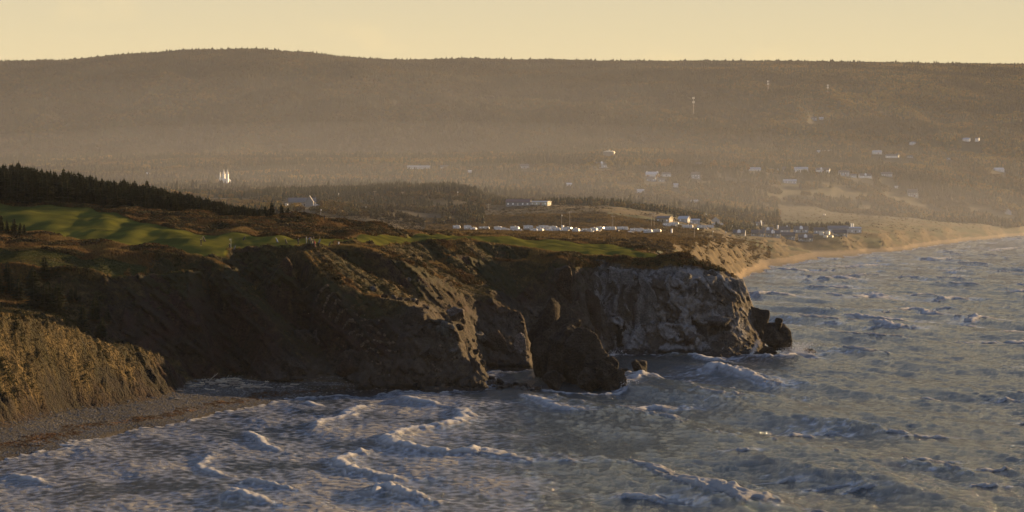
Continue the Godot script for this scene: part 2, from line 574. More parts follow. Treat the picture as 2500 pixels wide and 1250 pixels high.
func colour_near() -> void:
	var n := ax.size()
	land_v.resize(hh.size())
	var c := PackedColorArray()
	c.resize(hh.size())
	var keep := PackedByteArray()
	keep.resize(hh.size())
	var mid := noise("mid", FastNoiseLite.TYPE_SIMPLEX_SMOOTH, 0.06, 3, 21)
	var fine := noise("fine", FastNoiseLite.TYPE_SIMPLEX_SMOOTH, 0.35, 3, 22)
	var streak := noise("streak", FastNoiseLite.TYPE_SIMPLEX_SMOOTH, 1.0, 3, 23)
	var pebble := Color(0.09, 0.08, 0.07)
	var wet := Color(0.05, 0.043, 0.036)
	var weed := Color(0.15, 0.062, 0.012)
	var green := Color(0.125, 0.122, 0.028)
	var deep_green := Color(0.075, 0.08, 0.022)
	var straw := Color(0.15, 0.10, 0.038)
	var brown := Color(0.10, 0.058, 0.022)
	var soil := Color(0.036, 0.027, 0.019)
	var red := Color(0.046, 0.026, 0.02)
	var turf := Color(0.042, 0.034, 0.012)
	var rock := Color(0.095, 0.078, 0.06)
	var pale := Color(0.24, 0.225, 0.215)
	for j in ad.size():
		for i in n:
			var k := j * n + i
			var x := ax[i]
			var d := ad[j]
			var h := hh[k]
			land_v[k] = Vector3(x, h, -d)
			if h < -3.0:
				continue
			keep[k] = 1
			var l := maxi(i - 1, 0)
			var r := mini(i + 1, n - 1)
			var b := maxi(j - 1, 0)
			var f := mini(j + 1, ad.size() - 1)
			var gx := (hh[j * n + r] - hh[j * n + l]) / (ax[r] - ax[l])
			var gd := (hh[f * n + i] - hh[b * n + i]) / (ad[f] - ad[b])
			var s := steep[k]
			var m := mid.get_noise_2d(x, d)
			var g := fine.get_noise_3d(x, h, d)
			var p := col_of(x, d)
			var col: Color
			if h < 3.3 and d < 706.0 and p < 1200.0 and s < 0.3:
				col = pebble.lerp(pebble * 0.72, clampf(0.5 + 1.2 * m, 0, 1))
				col = col.lerp(weed, smoothstep(0.26, 0.05, absf(h - 1.0 - 0.5 * m)) * smoothstep(-0.1, 0.3, g + 0.4 * m))
				col = col.lerp(wet, smoothstep(0.7, 0.2, h + 0.2 * g))
			elif s < 0.42 and h > 22.0:
				if inside(fairway, x, d):
					col = green.lerp(deep_green, clampf(0.5 + 1.4 * m, 0, 1))
					col = col.lerp(straw, clampf(0.6 * g - 0.1, 0, 0.4))
				elif inside(lawn, x, d):
					col = deep_green.lerp(turf, clampf(0.45 + 1.6 * m + 0.4 * g, 0, 1))
				else:
					col = straw.lerp(brown, clampf(0.55 + 1.5 * m + 0.5 * g, 0, 1))
			else:
				# how grassy: on brows, on gentle parts, on the near bluff
				var soil_k := 1.0
				var grass := smoothstep(1.1, 0.55, s) * 0.75 + smoothstep(16.0, 28.0, h) * 0.5 * smoothstep(0.3, -0.2, m)
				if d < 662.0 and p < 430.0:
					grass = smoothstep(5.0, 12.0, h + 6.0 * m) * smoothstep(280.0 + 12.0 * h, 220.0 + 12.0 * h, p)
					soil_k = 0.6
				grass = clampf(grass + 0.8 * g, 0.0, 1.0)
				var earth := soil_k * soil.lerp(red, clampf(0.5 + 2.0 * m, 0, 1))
				var st := streak.get_noise_2d((x * gd - d * gx) * 0.35, h * 0.03)
				earth = earth * (1.0 + 0.5 * st)
				var rk := rock_share(x, d, h) * clampf(0.75 + 1.2 * g, 0, 1)
				var stone := rock * (1.0 + 0.6 * st + 0.5 * g)
				if d > 840.0 and p > 1450.0:
					stone = stone.lerp(pale * (1.0 + 0.5 * g), clampf(0.45 + 2.2 * fine.get_noise_3d(x * 0.35, h * 0.25, 3.0) + 0.4 * st, 0, 1) * smoothstep(31.0, 27.0, h))
					grass *= smoothstep(26.0, 29.0, h)
				col = earth.lerp(stone, rk)
				col = col.lerp(turf.lerp(straw, clampf(0.4 + g + m, 0, 1)), grass * (1.0 - 0.7 * rk))
				col = col.lerp(wet, smoothstep(2.2, 0.5, h + g))
			c[k] = Color(maxf(col.r, 0.01), maxf(col.g, 0.01), maxf(col.b, 0.008))
	var tex := noise_image(0.03, 5, 31, 0.5, 1.2)
	var relief := noise_image(0.03, 5, 32, 0.0, 1.0)
	var mown := PackedByteArray()
	mown.resize(keep.size())
	var rest := keep.duplicate()
	for j in ad.size() - 1:
		for i in n - 1:
			var k := j * n + i
			if keep[k] and hh[k] > 24.0 and steep[k] < 0.5 and inside(fairway, ax[i], ad[j]):
				mown[k] = 1
	struct("coastal_ground", grid_mesh(land_v, c, n, rest, mown, false), rough_mat("ground", tex, 0.085, relief, 80.0))
	var turf_mat := rough_mat("mown turf", noise_image(0.05, 5, 35, 0.7, 1.1), 0.2, noise_image(0.08, 4, 36, 0.0, 1.0), 5.0, 1.0)
	turf_mat.metallic_specular = 0.0
	struct("fairway", grid_mesh(land_v, c, n, rest, mown, true), turf_mat)


# ---- the cliff faces: the same slopes, broken up sideways into blocks, ledges and gullies ----
func build_cliff_face() -> void:
	var step := 0.27
	var x0 := -92.0
	var cols := int((80.0 - x0) / step)
	var rows := int(33.0 / step)
	var v := PackedVector3Array()
	var c := PackedColorArray()
	var n := PackedVector3Array()
	var ok := PackedByteArray()
	v.resize(cols * rows)
	c.resize(cols * rows)
	n.resize(cols * rows)
	ok.resize(cols * rows)
	var block := FastNoiseLite.new()
	block.noise_type = FastNoiseLite.TYPE_CELLULAR
	block.cellular_return_type = FastNoiseLite.RETURN_CELL_VALUE
	block.frequency = 1.0
	block.seed = 31
	var crack := FastNoiseLite.new()
	crack.noise_type = FastNoiseLite.TYPE_CELLULAR
	crack.cellular_return_type = FastNoiseLite.RETURN_DISTANCE2_SUB
	crack.frequency = 1.0
	crack.seed = 31
	var soft := noise("soft", FastNoiseLite.TYPE_SIMPLEX_SMOOTH, 1.0, 4, 32)
	var soil := Color(0.033, 0.024, 0.017)
	var red := Color(0.047, 0.026, 0.019)
	var turf := Color(0.042, 0.038, 0.014)
	var rock := Color(0.105, 0.085, 0.066)
	var pale := Color(0.27, 0.25, 0.235)
	var wet := Color(0.03, 0.026, 0.022)
	for i in cols:
		var x := x0 + i * step
		var d := 640.0
		var h := ground(x, d)
		var last := h
		var top := -1.0
		var start := 662.0 if x < -60.0 else 684.0
		d = start
		last = ground(x, d)
		var j := 0
		var gone := 0
		while d < 905.0 and j < rows:
			d += 0.5
			h = ground(x, d)
			while j < rows and h >= j * step:
				var y := j * step
				var k := j * cols + i
				var s := (h - last) / 0.5
				var share := clampf((y - last) / maxf(h - last, 0.001), 0.0, 1.0)
				var at := d - 0.5 + 0.5 * share
				var slope := steep_at(x, at)
				var fade := smoothstep(0.5, 0.85, slope) * smoothstep(0.2, 1.6, y)
				var p := col_of(x, at)
				var rk := rock_share(x, at, y)
				var w := soft.get_noise_2d(x * 0.12, y * 0.12)
				var w2 := soft.get_noise_2d(x * 0.5 + 40.0, y * 0.5)
				# rock: leaning blocks with open joints
				var lean := x + 0.35 * y
				var q := Vector2(lean * 0.16 + w * 0.5, y * 0.06 + w2 * 0.08 + at * 0.05)
				var b1 := block.get_noise_2d(q.x, q.y)
				var e1 := crack.get_noise_2d(q.x, q.y)
				var q2 := Vector2(lean * 0.5 + w * 0.9, y * 0.34 + w2 * 0.3 + at * 0.15)
				var b2 := block.get_noise_2d(q2.x, q2.y)
				var e2 := crack.get_noise_2d(q2.x, q2.y)
				var out := rk * (1.7 * b1 + 0.7 * b2 + 0.9 * smoothstep(-1.0, -0.75, e1) + 0.35 * smoothstep(-1.0, -0.7, e2) - 0.6 + 0.5 * w2)
				# earth: runnels that slant down to the right, small slumps
				var u := x * 0.66 + y * 0.75
				var r1 := 1.0 - absf(soft.get_noise_2d(u * 0.11, (x - y) * 0.016)) * 2.6
				var r2 := 1.0 - absf(soft.get_noise_2d(u * 0.36 + 9.0, (x - y) * 0.05)) * 2.6
				out += (1.0 - rk) * (1.5 * r1 + 0.6 * r2 - 0.8 + 0.7 * w2)
				out = out * fade - 0.35 * (1.0 - fade)
				v[k] = Vector3(x + 0.25 * rk * b2 * fade, y + 0.12, -at + out)
				var m := w
				var grass := smoothstep(1.05, 0.6, slope) * 0.8 + smoothstep(17.0, 29.0, y + 7.0 * m) * 0.75 + 0.5 * w2
				var col := soil.lerp(red, clampf(0.4 + 1.8 * m, 0, 1)) * (0.75 + 0.5 * clampf(r1, 0, 1))
				var stone := rock.lerp(Color(0.06, 0.045, 0.034), clampf(0.5 + b1 * 0.5 + w2, 0, 1)) * (1.0 + 0.3 * b2)
				if at > 840.0 and p > 1440.0:
					var chalk := smoothstep(-0.15, 0.45, b1 + 0.7 * w + 0.3 * w2) * smoothstep(1440.0, 1480.0, p) * smoothstep(28.0, 25.0, y + 2.0 * w2)
					stone = stone.lerp(pale * (1.0 + 0.3 * b2), chalk)
					grass *= smoothstep(24.5, 27.5, y + 2.0 * w2)
				col = col.lerp(stone, rk)
				col = col.lerp(turf, clampf(grass, 0, 1) * (1.0 - 0.85 * rk if at < 840.0 else 1.0))
				col = col.lerp(wet, smoothstep(2.4, 1.0, y + w2) * (1.0 if p > 860.0 else 0.3))
				c[k] = Color(maxf(col.r, 0.008), maxf(col.g, 0.008), maxf(col.b, 0.006))
				ok[k] = 1 if fade > 0.03 else 0
				j += 1
			last = h
	for j in rows:
		for i in cols:
			var k := j * cols + i
			if not ok[k]:
				continue
			var l := k - 1 if i > 0 and v[k - 1] != Vector3.ZERO else k
			var r := k + 1 if i < cols - 1 and v[k + 1] != Vector3.ZERO else k
			var b := k - cols if j > 0 and v[k - cols] != Vector3.ZERO else k
			var t := k + cols if j < rows - 1 and v[k + cols] != Vector3.ZERO else k
			n[k] = (v[r] - v[l]).cross(v[t] - v[b]).normalized()
	var ix := PackedInt32Array()
	for j in rows - 1:
		for i in cols - 1:
			var k := j * cols + i
			if ok[k] and ok[k + 1] and ok[k + cols] and ok[k + cols + 1]:
				var far := maxf(maxf(absf(v[k].z - v[k + 1].z), absf(v[k].z - v[k + cols].z)), absf(v[k].z - v[k + cols + 1].z))
				if far < 6.0:
					ix.append_array([k, k + cols, k + cols + 1, k, k + cols + 1, k + 1])
	var a := []
	a.resize(Mesh.ARRAY_MAX)
	a[Mesh.ARRAY_VERTEX] = v
	a[Mesh.ARRAY_NORMAL] = n
	a[Mesh.ARRAY_COLOR] = c
	a[Mesh.ARRAY_INDEX] = ix
	var m := ArrayMesh.new()
	m.add_surface_from_arrays(Mesh.PRIMITIVE_TRIANGLES, a)
	struct("cliff_face", m, rough_mat("cliff", noise_image(0.04, 5, 33, 0.55, 1.2), 0.12, noise_image(0.04, 5, 34, 0.0, 1.0), 28.0))


func steep_at(x: float, d: float) -> float:
	var u := at_axis(ax, x)
	var w := at_axis(ad, d)
	var k := int(w.x) * ax.size() + int(u.x)
	var n := ax.size()
	return lerpf(lerpf(steep[k], steep[k + 1], u.y), lerpf(steep[k + n], steep[k + n + 1], u.y), w.y)


# ---- the far land: links, dunes, village slopes, wooded hills --------------
var far_rows := []       # [d, curve (px, py) ...]
var fd := PackedFloat32Array()
var fp := PackedFloat32Array()
var fh := PackedFloat32Array()


func row(d: float, pts: Array) -> void:
	far_rows.append([d, pts])


func survey_far() -> void:
	row(1290, [-500, 455, 0, 505, 400, 535, 700, 560, 1000, 574, 1300, 580, 1500, 591, 1600, 610, 1650, 632, 1690, 700, 1712, 741, 1750, 762, 3400, 775])
	row(1450, [-500, 470, 0, 500, 400, 530, 600, 545, 900, 565, 1100, 574, 1300, 578, 1400, 583, 1470, 588, 1560, 592, 1640, 600, 1690, 625, 1735, 690, 1758, 715, 1800, 735, 3400, 745])
	row(1650, [-500, 490, 0, 510, 600, 545, 1050, 572, 1300, 575, 1420, 580, 1550, 588, 1640, 592, 1690, 594, 1730, 612, 1770, 660, 1795, 688, 1830, 705, 3400, 720])
	row(1800, [-500, 490, 600, 545, 1050, 570, 1120, 568, 1300, 571, 1420, 575, 1600, 583, 1690, 589, 1725, 588, 1760, 602, 1800, 645, 1822, 668, 1845, 680, 3400, 700])
	row(1950, [-500, 480, 600, 535, 1000, 568, 1300, 568, 1500, 570, 1600, 577, 1700, 586, 1740, 590, 1790, 606, 1830, 636, 1862, 652, 1880, 660, 1900, 668, 3400, 690])
	row(2100, [-500, 475, 600, 525, 900, 540, 1050, 556, 1200, 557, 1300, 556, 1450, 558, 1600, 568, 1700, 580, 1760, 592, 1800, 602, 1840, 628, 1880, 640, 1930, 645, 1970, 655, 3400, 680])
	row(2250, [-500, 470, 600, 516, 750, 508, 900, 520, 1100, 535, 1300, 522, 1450, 520, 1550, 532, 1650, 548, 1700, 557, 1750, 572, 1790, 585, 1850, 589, 1880, 602, 1930, 624, 1978, 635, 2010, 643, 3400, 670])
	row(2400, [-500, 465, 600, 510, 700, 503, 780, 503, 900, 513, 1100, 514, 1220, 506, 1300, 504, 1400, 502, 1500, 507, 1600, 521, 1700, 545, 1750, 561, 1790, 579, 1830, 583, 1880, 590, 1930, 608, 2000, 619, 2085, 626, 2120, 635, 3400, 660])
	row(2500, [-500, 460, 600, 500, 700, 492, 900, 496, 1000, 490, 1100, 490, 1180, 499, 1300, 505, 1400, 501, 1500, 505, 1600, 517, 1700, 538, 1750, 554, 1790, 572, 1830, 578, 1890, 580, 1930, 606, 1960, 612, 2036, 613, 2110, 620, 2150, 629, 3400, 655])
	row(2600, [-500, 455, 600, 486, 700, 477, 900, 475, 1000, 471, 1100, 470, 1150, 478, 1200, 497, 1300, 507, 1400, 502, 1500, 505, 1600, 517, 1700, 532, 1760, 550, 1800, 561, 1850, 568, 1880, 575, 2000, 577, 2050, 580, 2090, 598, 2116, 610, 2165, 615, 2190, 622, 3400, 650])
	row(2720, [-500, 452, 600, 480, 700, 472, 900, 468, 1000, 463, 1100, 461, 1150, 466, 1190, 487, 1230, 498, 1400, 508, 1600, 522, 1700, 530, 1780, 547, 1830, 553, 1880, 562, 2000, 569, 2055, 566, 2100, 567, 2150, 572, 2180, 597, 2200, 602, 2222, 609.5, 2250, 616, 3400, 640])
	row(2900, [-500, 450, 600, 478, 900, 474, 1100, 466, 1180, 485, 1250, 500, 1400, 510, 1600, 522, 1700, 531, 1820, 546, 1900, 553, 2000, 556, 2060, 557, 2120, 557, 2180, 564, 2222, 590, 2245, 599, 2265, 602.5, 2300, 610, 3400, 634])
	row(3100, [-500, 450, 600, 476, 900, 472, 1250, 495, 1500, 508, 1700, 526, 1900, 544, 2050, 546, 2130, 551, 2200, 560, 2245, 564, 2275, 586, 2300, 593, 2318, 595.2, 2350, 603, 3400, 625])
	row(3350, [-500, 450, 600, 472, 900, 468, 1250, 484, 1500, 500, 1700, 520, 1900, 537, 2020, 535, 2130, 537, 2250, 554, 2300, 558, 2330, 574, 2350, 582, 2375, 587.3, 2410, 596, 3400, 617])
	row(3700, [-500, 446, 400, 458, 600, 458, 900, 458, 1300, 464, 1500, 476, 1700, 495, 1900, 520, 1980, 521, 2030, 524, 2150, 530, 2250, 540, 2350, 549, 2400, 553, 2430, 566, 2460, 578, 2500, 587, 3400, 605])
	row(4000, [-500, 435, 200, 436, 545, 448, 700, 440, 1000, 436, 1200, 434, 1400, 432, 1600, 440, 1800, 456, 1950, 490, 2060, 517, 2150, 526, 2300, 541, 2420, 548, 2490, 551, 2515, 565, 2545, 571.5, 2590, 582, 3400, 598])
	row(4300, [-500, 422, 400, 424, 800, 420, 1100, 414, 1300, 406, 1480, 398, 1600, 412, 1800, 424, 2000, 434, 2100, 460, 2200, 500, 2300, 530, 2450, 545, 2550, 548, 2590, 560, 2620, 566, 2670, 577, 3400, 592])
	row(4600, [-500, 408, 400, 405, 800, 398, 1100, 396, 1300, 390, 1480, 386, 1600, 396, 1760, 412, 2000, 417, 2150, 422, 2250, 440, 2400, 480, 2550, 520, 2700, 546, 2760, 561, 2800, 570, 3400, 585])
	row(4900, [-500, 400, 400, 390, 800, 386, 1250, 383, 1500, 378, 1650, 385, 1850, 396, 2000, 400, 2150, 408, 2300, 420, 2450, 445, 2600, 490, 2750, 530, 2900, 550, 3000, 562, 3400, 578])
	row(5250, [-500, 392, 0, 390, 400, 386, 800, 385, 1250, 379, 1500, 368, 1700, 366, 1900, 372, 2060, 372, 2150, 380, 2350, 392, 2500, 410, 2650, 440, 3000, 520, 3400, 560])
	row(5600, [-500, 350, 0, 360, 500, 358, 1000, 340, 1500, 335, 1800, 338, 2100, 352, 2350, 343, 2480, 352, 2650, 390, 3000, 450, 3400, 540])
	row(6000, [-500, 300, 0, 305, 600, 288, 1000, 273, 1300, 275, 1600, 288, 1900, 297, 2100, 312, 2300, 325, 2450, 320, 2650, 345, 3400, 450])
	row(6450, [-500, 235, 0, 240, 500, 215, 800, 222, 1050, 242, 1250, 272, 1500, 262, 1750, 258, 1950, 240, 2150, 268, 2400, 285, 2650, 300, 3400, 380])
	row(6900, [-500, 195, 0, 188, 300, 163, 600, 150, 850, 166, 1050, 197, 1250, 232, 1500, 220, 1800, 202, 2050, 218, 2300, 225, 2500, 250, 3400, 310])
	row(7250, [-500, 168, 0, 162, 150, 158, 300, 143, 480, 131, 620, 128, 740, 137, 850, 150, 1000, 170, 1150, 197, 1300, 192, 1500, 186, 1800, 176, 2100, 188, 2500, 205, 3400, 255])
	row(7650, [-500, 164, 0, 158, 150, 156, 300, 142, 480, 133, 620, 131, 740, 137, 850, 149, 1000, 157, 1150, 162, 1300, 166, 1500, 168, 1900, 166, 2500, 180, 3400, 210])
	row(8200, [-500, 172, 0, 166, 600, 160, 1000, 155, 1130, 150, 1300, 152, 1500, 156, 1800, 155, 2050, 157, 2300, 161, 2500, 162, 2900, 166, 3400, 172])
	row(8900, [-500, 205, 600, 195, 1130, 185, 1500, 188, 2500, 195, 3400, 205])


func height_in_row(k: int, p: float) -> float:
	var pts: Array = far_rows[k][1]
	var d: float = far_rows[k][0]
	var n := pts.size() / 2
	var i := 0
	while i < n - 2 and p > pts[2 * i + 2]:
		i += 1
	var t := clampf((p - pts[2 * i]) / float(pts[2 * i + 2] - pts[2 * i]), 0.0, 1.0)
	t = lerpf(t, t * t * (3.0 - 2.0 * t), 0.6)
	return EYE - (lerpf(pts[2 * i + 1], pts[2 * i + 3], t) - 490.0) / F * d


func build_far_grid() -> void:
	fp = axis([-460.0, 24.0, -60.0, 5.0, 2560.0, 16.0, 3000.0, 50.0, 3400.0])
	var d := 1290.0
	while d < 8900.0:
		fd.append(d)
		d += clampf(d * 0.0052, 6.0, 40.0)
	fd.append(8900.0)
	var n := fp.size()
	fh.resize(n * fd.size())
	var tab := []
	for k in far_rows.size():
		var a := PackedFloat32Array()
		for p in fp:
			a.append(height_in_row(k, p))
		tab.append(a)
	var hills := noise("hills", FastNoiseLite.TYPE_SIMPLEX_SMOOTH, 0.0021, 4, 41)
	var dunes := noise("dunes", FastNoiseLite.TYPE_SIMPLEX_SMOOTH, 0.016, 4, 42)
	var k := 0
	for j in fd.size():
		while k < far_rows.size() - 2 and fd[j] > far_rows[k + 1][0]:
			k += 1
		var t: float = (fd[j] - far_rows[k][0]) / (far_rows[k + 1][0] - far_rows[k][0])
		var k0 := maxi(k - 1, 0)
		var k3 := mini(k + 2, far_rows.size() - 1)
		for i in n:
			var h := lerpf(cubic_interpolate(tab[k][i], tab[k + 1][i], tab[k0][i], tab[k3][i], t), lerpf(tab[k][i], tab[k + 1][i], t), 0.5)
			var x := (fp[i] - 1250.0) / F * fd[j]
			if h > 1.0:
				var far := smoothstep(4700.0, 5800.0, fd[j]) * smoothstep(7100.0, 6500.0, fd[j])
				h += far * (26.0 * hills.get_noise_2d(x, fd[j]) - 44.0 * absf(hills.get_noise_2d(x * 1.7 + 900.0, fd[j] * 0.45)) + 12.0)
				h += (1.0 - smoothstep(4400.0, 5200.0, fd[j])) * smoothstep(1.0, 6.0, h) * smoothstep(1290.0, 1400.0, fd[j]) * (2.4 * dunes.get_noise_2d(x, fd[j]) + 1.3 * smoothstep(2100.0, 1700.0, fd[j]) * (0.4 - absf(dunes.get_noise_2d(x * 1.8, fd[j] * 0.9 + 70.0)) * 2.0))
			fh[j * n + i] = h


func far_ground(p: float, d: float) -> float:
	var u := at_axis(fp, p)
	var w := at_axis(fd, d)
	var n := fp.size()
	var k := int(w.x) * n + int(u.x)
	return lerpf(lerpf(fh[k], fh[k + 1], u.y), lerpf(fh[k + n], fh[k + n + 1], u.y), w.y)


func colour_far() -> void:
	var n := fp.size()
	var v := PackedVector3Array()
	var c := PackedColorArray()
	var keep := PackedByteArray()
	v.resize(fh.size())
	c.resize(fh.size())
	keep.resize(fh.size())
	var big := noise("big", FastNoiseLite.TYPE_SIMPLEX_SMOOTH, 0.006, 4, 51)
	var fine := noise("fine2", FastNoiseLite.TYPE_SIMPLEX_SMOOTH, 0.08, 3, 52)
	var rill := noise("rill", FastNoiseLite.TYPE_SIMPLEX_SMOOTH, 1.0, 3, 53)
	var sand := Color(0.30, 0.21, 0.12)
	var wet_sand := Color(0.16, 0.115, 0.075)
	var straw := Color(0.15, 0.10, 0.04)
	var green := Color(0.075, 0.085, 0.025)
	var shrub := Color(0.07, 0.045, 0.018)
	var bank := Color(0.075, 0.048, 0.024)
	var forest := Color(0.035, 0.032, 0.015)
	for j in fd.size():
		var d := fd[j]
		for i in n:
			var k := j * n + i
			var h := fh[k]
			var x := (fp[i] - 1250.0) / F * d
			var l := maxi(i - 1, 0)
			var r := mini(i + 1, n - 1)
			var b := maxi(j - 1, 0)
			var f := mini(j + 1, fd.size() - 1)
			var gx := (fh[j * n + r] - fh[j * n + l]) / ((fp[r] - fp[l]) / F * d)
			var gd := (fh[f * n + i] - fh[b * n + i]) / (fd[f] - fd[b])
			var s := sqrt(gx * gx + gd * gd)
			var m := big.get_noise_2d(x, d)
			var g := fine.get_noise_2d(x, d)
			var up := 0.0
			var col: Color
			if h < 3.2 and d < 5200.0:
				col = wet_sand.lerp(sand, smoothstep(0.2, 1.6, h + 0.8 * m + 0.3 * g))
			elif d < 4600.0:
				col = straw.lerp(shrub, clampf(0.5 + 2.2 * m + 0.5 * g, 0, 1))
				if d > 1900.0 and fp[i] > 1480.0:
					col = col.lerp(green, clampf(0.2 + 3.0 * m, 0, 0.9))
				if d < 1420.0 and fp[i] > 1150.0 or d > 2750.0 and fp[i] > 1900.0 and fp[i] < 2500.0:
					col = green.lerp(straw, clampf(0.3 + 1.5 * m + g, 0, 1))
				var cliffy := smoothstep(0.22, 0.45, s) * smoothstep(1600.0, 1750.0, fp[i])
				if cliffy > 0.0:
					var rl := rill.get_noise_2d((x * 0.8 + d * 0.5) * 0.09, h * 0.02)
					up = cliffy * (3.4 * rl + 1.2 * rill.get_noise_2d((x * 0.8 + d * 0.5) * 0.27, h * 0.04)) * smoothstep(1.5, 5.0, h)
					col = col.lerp(bank.lerp(straw * 0.9, clampf(0.5 + 1.6 * rl + g, 0, 1)), cliffy)
				if d > 2900.0:
					col = col.lerp(Color(0.045, 0.042, 0.018).lerp(forest, clampf(0.5 + 2.0 * m, 0, 1)), smoothstep(2900.0, 3400.0, d) * smoothstep(16.0, 24.0, h) * 0.85)
			else:
				col = forest.lerp(Color(0.06, 0.045, 0.018), clampf(0.5 + 2.0 * m + g, 0, 1))
			v[k] = Vector3(x, h + up, -d)
			fh[k] = h + up
			c[k] = Color(maxf(col.r, 0.01), maxf(col.g, 0.01), maxf(col.b, 0.006))
			keep[k] = 1 if h > -2.5 else 0
	struct("inland_terrain", grid_mesh(v, c, n, keep), rough_mat("ground_far", noise_image(0.03, 5, 61, 0.5, 1.1), 0.025, null, 0.0))


# ---- the sea --------------------------------------------------------------
var breakers := []   # [points in plan, height, width, bounds]


func breaker(h: float, wide: float, a: Array) -> void:
	var pts := PackedVector2Array()
	var box := Rect2()
	for i in a.size() / 2:
		var d: float = F * EYE / (a[2 * i + 1] - 490.0)
		var q := Vector2((a[2 * i] - 1250.0) / F * d, d)
		box = Rect2(q, Vector2.ZERO) if i == 0 else box.expand(q)
		pts.append(q)
	breakers.append([pts, h, wide, box.grow(wide * 7.0)])


func survey_breakers() -> void:
	breaker(1.3, 2.2, [1180, 985, 1118, 1000, 1130, 1020, 1098, 1040, 990, 1056, 938, 1076, 954, 1090, 1010, 1100, 1090, 1110, 1150, 1108, 1170, 1102, 1210, 1112, 1290, 1126, 1350, 1130])
	breaker(1.25, 1.8, [900, 1104, 866, 1110, 822, 1124, 838, 1140, 890, 1156, 962, 1170, 1022, 1168])
	breaker(1.2, 2.0, [974, 972, 1010, 980, 1074, 990])
	breaker(0.9, 1.8, [905, 990, 846, 1008, 852, 1020, 782, 1032, 754, 1058])
	breaker(0.7, 1.2, [598, 1050, 630, 1072, 650, 1092, 700, 1106])
	breaker(0.6, 1.5, [746, 986, 780, 994])
	breaker(0.9, 1.5, [1274, 972, 1314, 984, 1354, 998, 1402, 1004])
	breaker(0.9, 1.1, [594, 1176, 618, 1180, 662, 1187, 720, 1198])
	breaker(1.3, 1.7, [560, 1222, 582, 1212, 622, 1230, 666, 1236])
	breaker(1.5, 1.6, [896, 1218, 938, 1196, 978, 1212, 1050, 1230])
	breaker(0.5, 1.2, [515, 1110, 486, 1136, 510, 1152, 560, 1170])
	breaker(1.6, 2.6, [1715, 908, 1748, 902, 1780, 912, 1832, 926, 1868, 938])
	breaker(0.9, 2.6, [1536, 934, 1580, 922, 1640, 926])
	breaker(0.9, 2.2, [1560, 990, 1590, 984, 1625, 988])
	breaker(1.2, 2.2, [1690, 874, 1724, 882, 1760, 886])
	breaker(1.9, 4.0, [1830, 724, 1886, 721, 1945, 726])
	breaker(1.8, 4.0, [2094, 728, 2130, 722, 2170, 733])
	breaker(1.6, 3.0, [2292, 734, 2320, 729, 2350, 731])
	breaker(1.8, 4.0, [2460, 712, 2510, 710, 2560, 716])
	breaker(1.5, 4.0, [2020, 698, 2062, 702])
	breaker(1.7, 3.0, [2058, 768, 2126, 776, 2228, 784])
	breaker(1.6, 3.0, [2129, 791, 2170, 799, 2210, 802])
	breaker(1.5, 3.0, [2190, 757, 2231, 754, 2260, 768, 2300, 770])
	breaker(1.6, 3.0, [2362, 788, 2390, 780, 2420, 784])
	breaker(1.4, 3.0, [2455, 836, 2500, 834, 2560, 842])
	breaker(1.3, 2.4, [1990, 866, 1950, 862, 1925, 870])
	breaker(1.2, 4.0, [1880, 660, 1960, 664, 2010, 660])
	breaker(1.2, 5.0, [2010, 650, 2080, 652, 2160, 646])
	breaker(1.2, 5.0, [2180, 634, 2260, 636, 2330, 628])
	breaker(1.2, 5.0, [2330, 612, 2420, 612, 2500, 604])
	breaker(1.3, 4.0, [2000, 682, 2050, 680, 2090, 686])
	breaker(1.2, 1.6, [1500, 1212, 1560, 1214, 1640, 1226])
	breaker(0.7, 1.4, [20, 1160, 60, 1168, 110, 1184])
	# wash round the rocks
	breaker(0.35, 0.8, [1312, 945, 1350, 950, 1400, 953, 1450, 955, 1490, 954, 1524, 945])
	breaker(0.4, 0.9, [1500, 869, 1560, 867, 1640, 867, 1720, 869, 1800, 870])
	breaker(0.7, 1.3, [1835, 871, 1880, 873, 1920, 872, 1950, 866, 1990, 864])
	breaker(0.3, 0.7, [1515, 914, 1560, 917, 1605, 914])
	breaker(0.3, 0.8, [960, 957, 1020, 955, 1090, 956, 1160, 954, 1200, 950])
	for k in 46:   # scattered whitecaps farther out
		var px := rng.randf_range(1700, 2560)
		var py := 660.0 + 560.0 * pow(rng.randf(), 1.8)
		if px > 1960.0 or py > 900.0:
			var w := rng.randf_range(12, 40)
			breaker(rng.randf_range(0.25, 0.6), rng.randf_range(0.5, 0.9) * (1.0 + 150.0 / (py - 560.0)), [px - w, py + rng.randf_range(-2, 3), px, py, px + w, py + rng.randf_range(0, 5)])


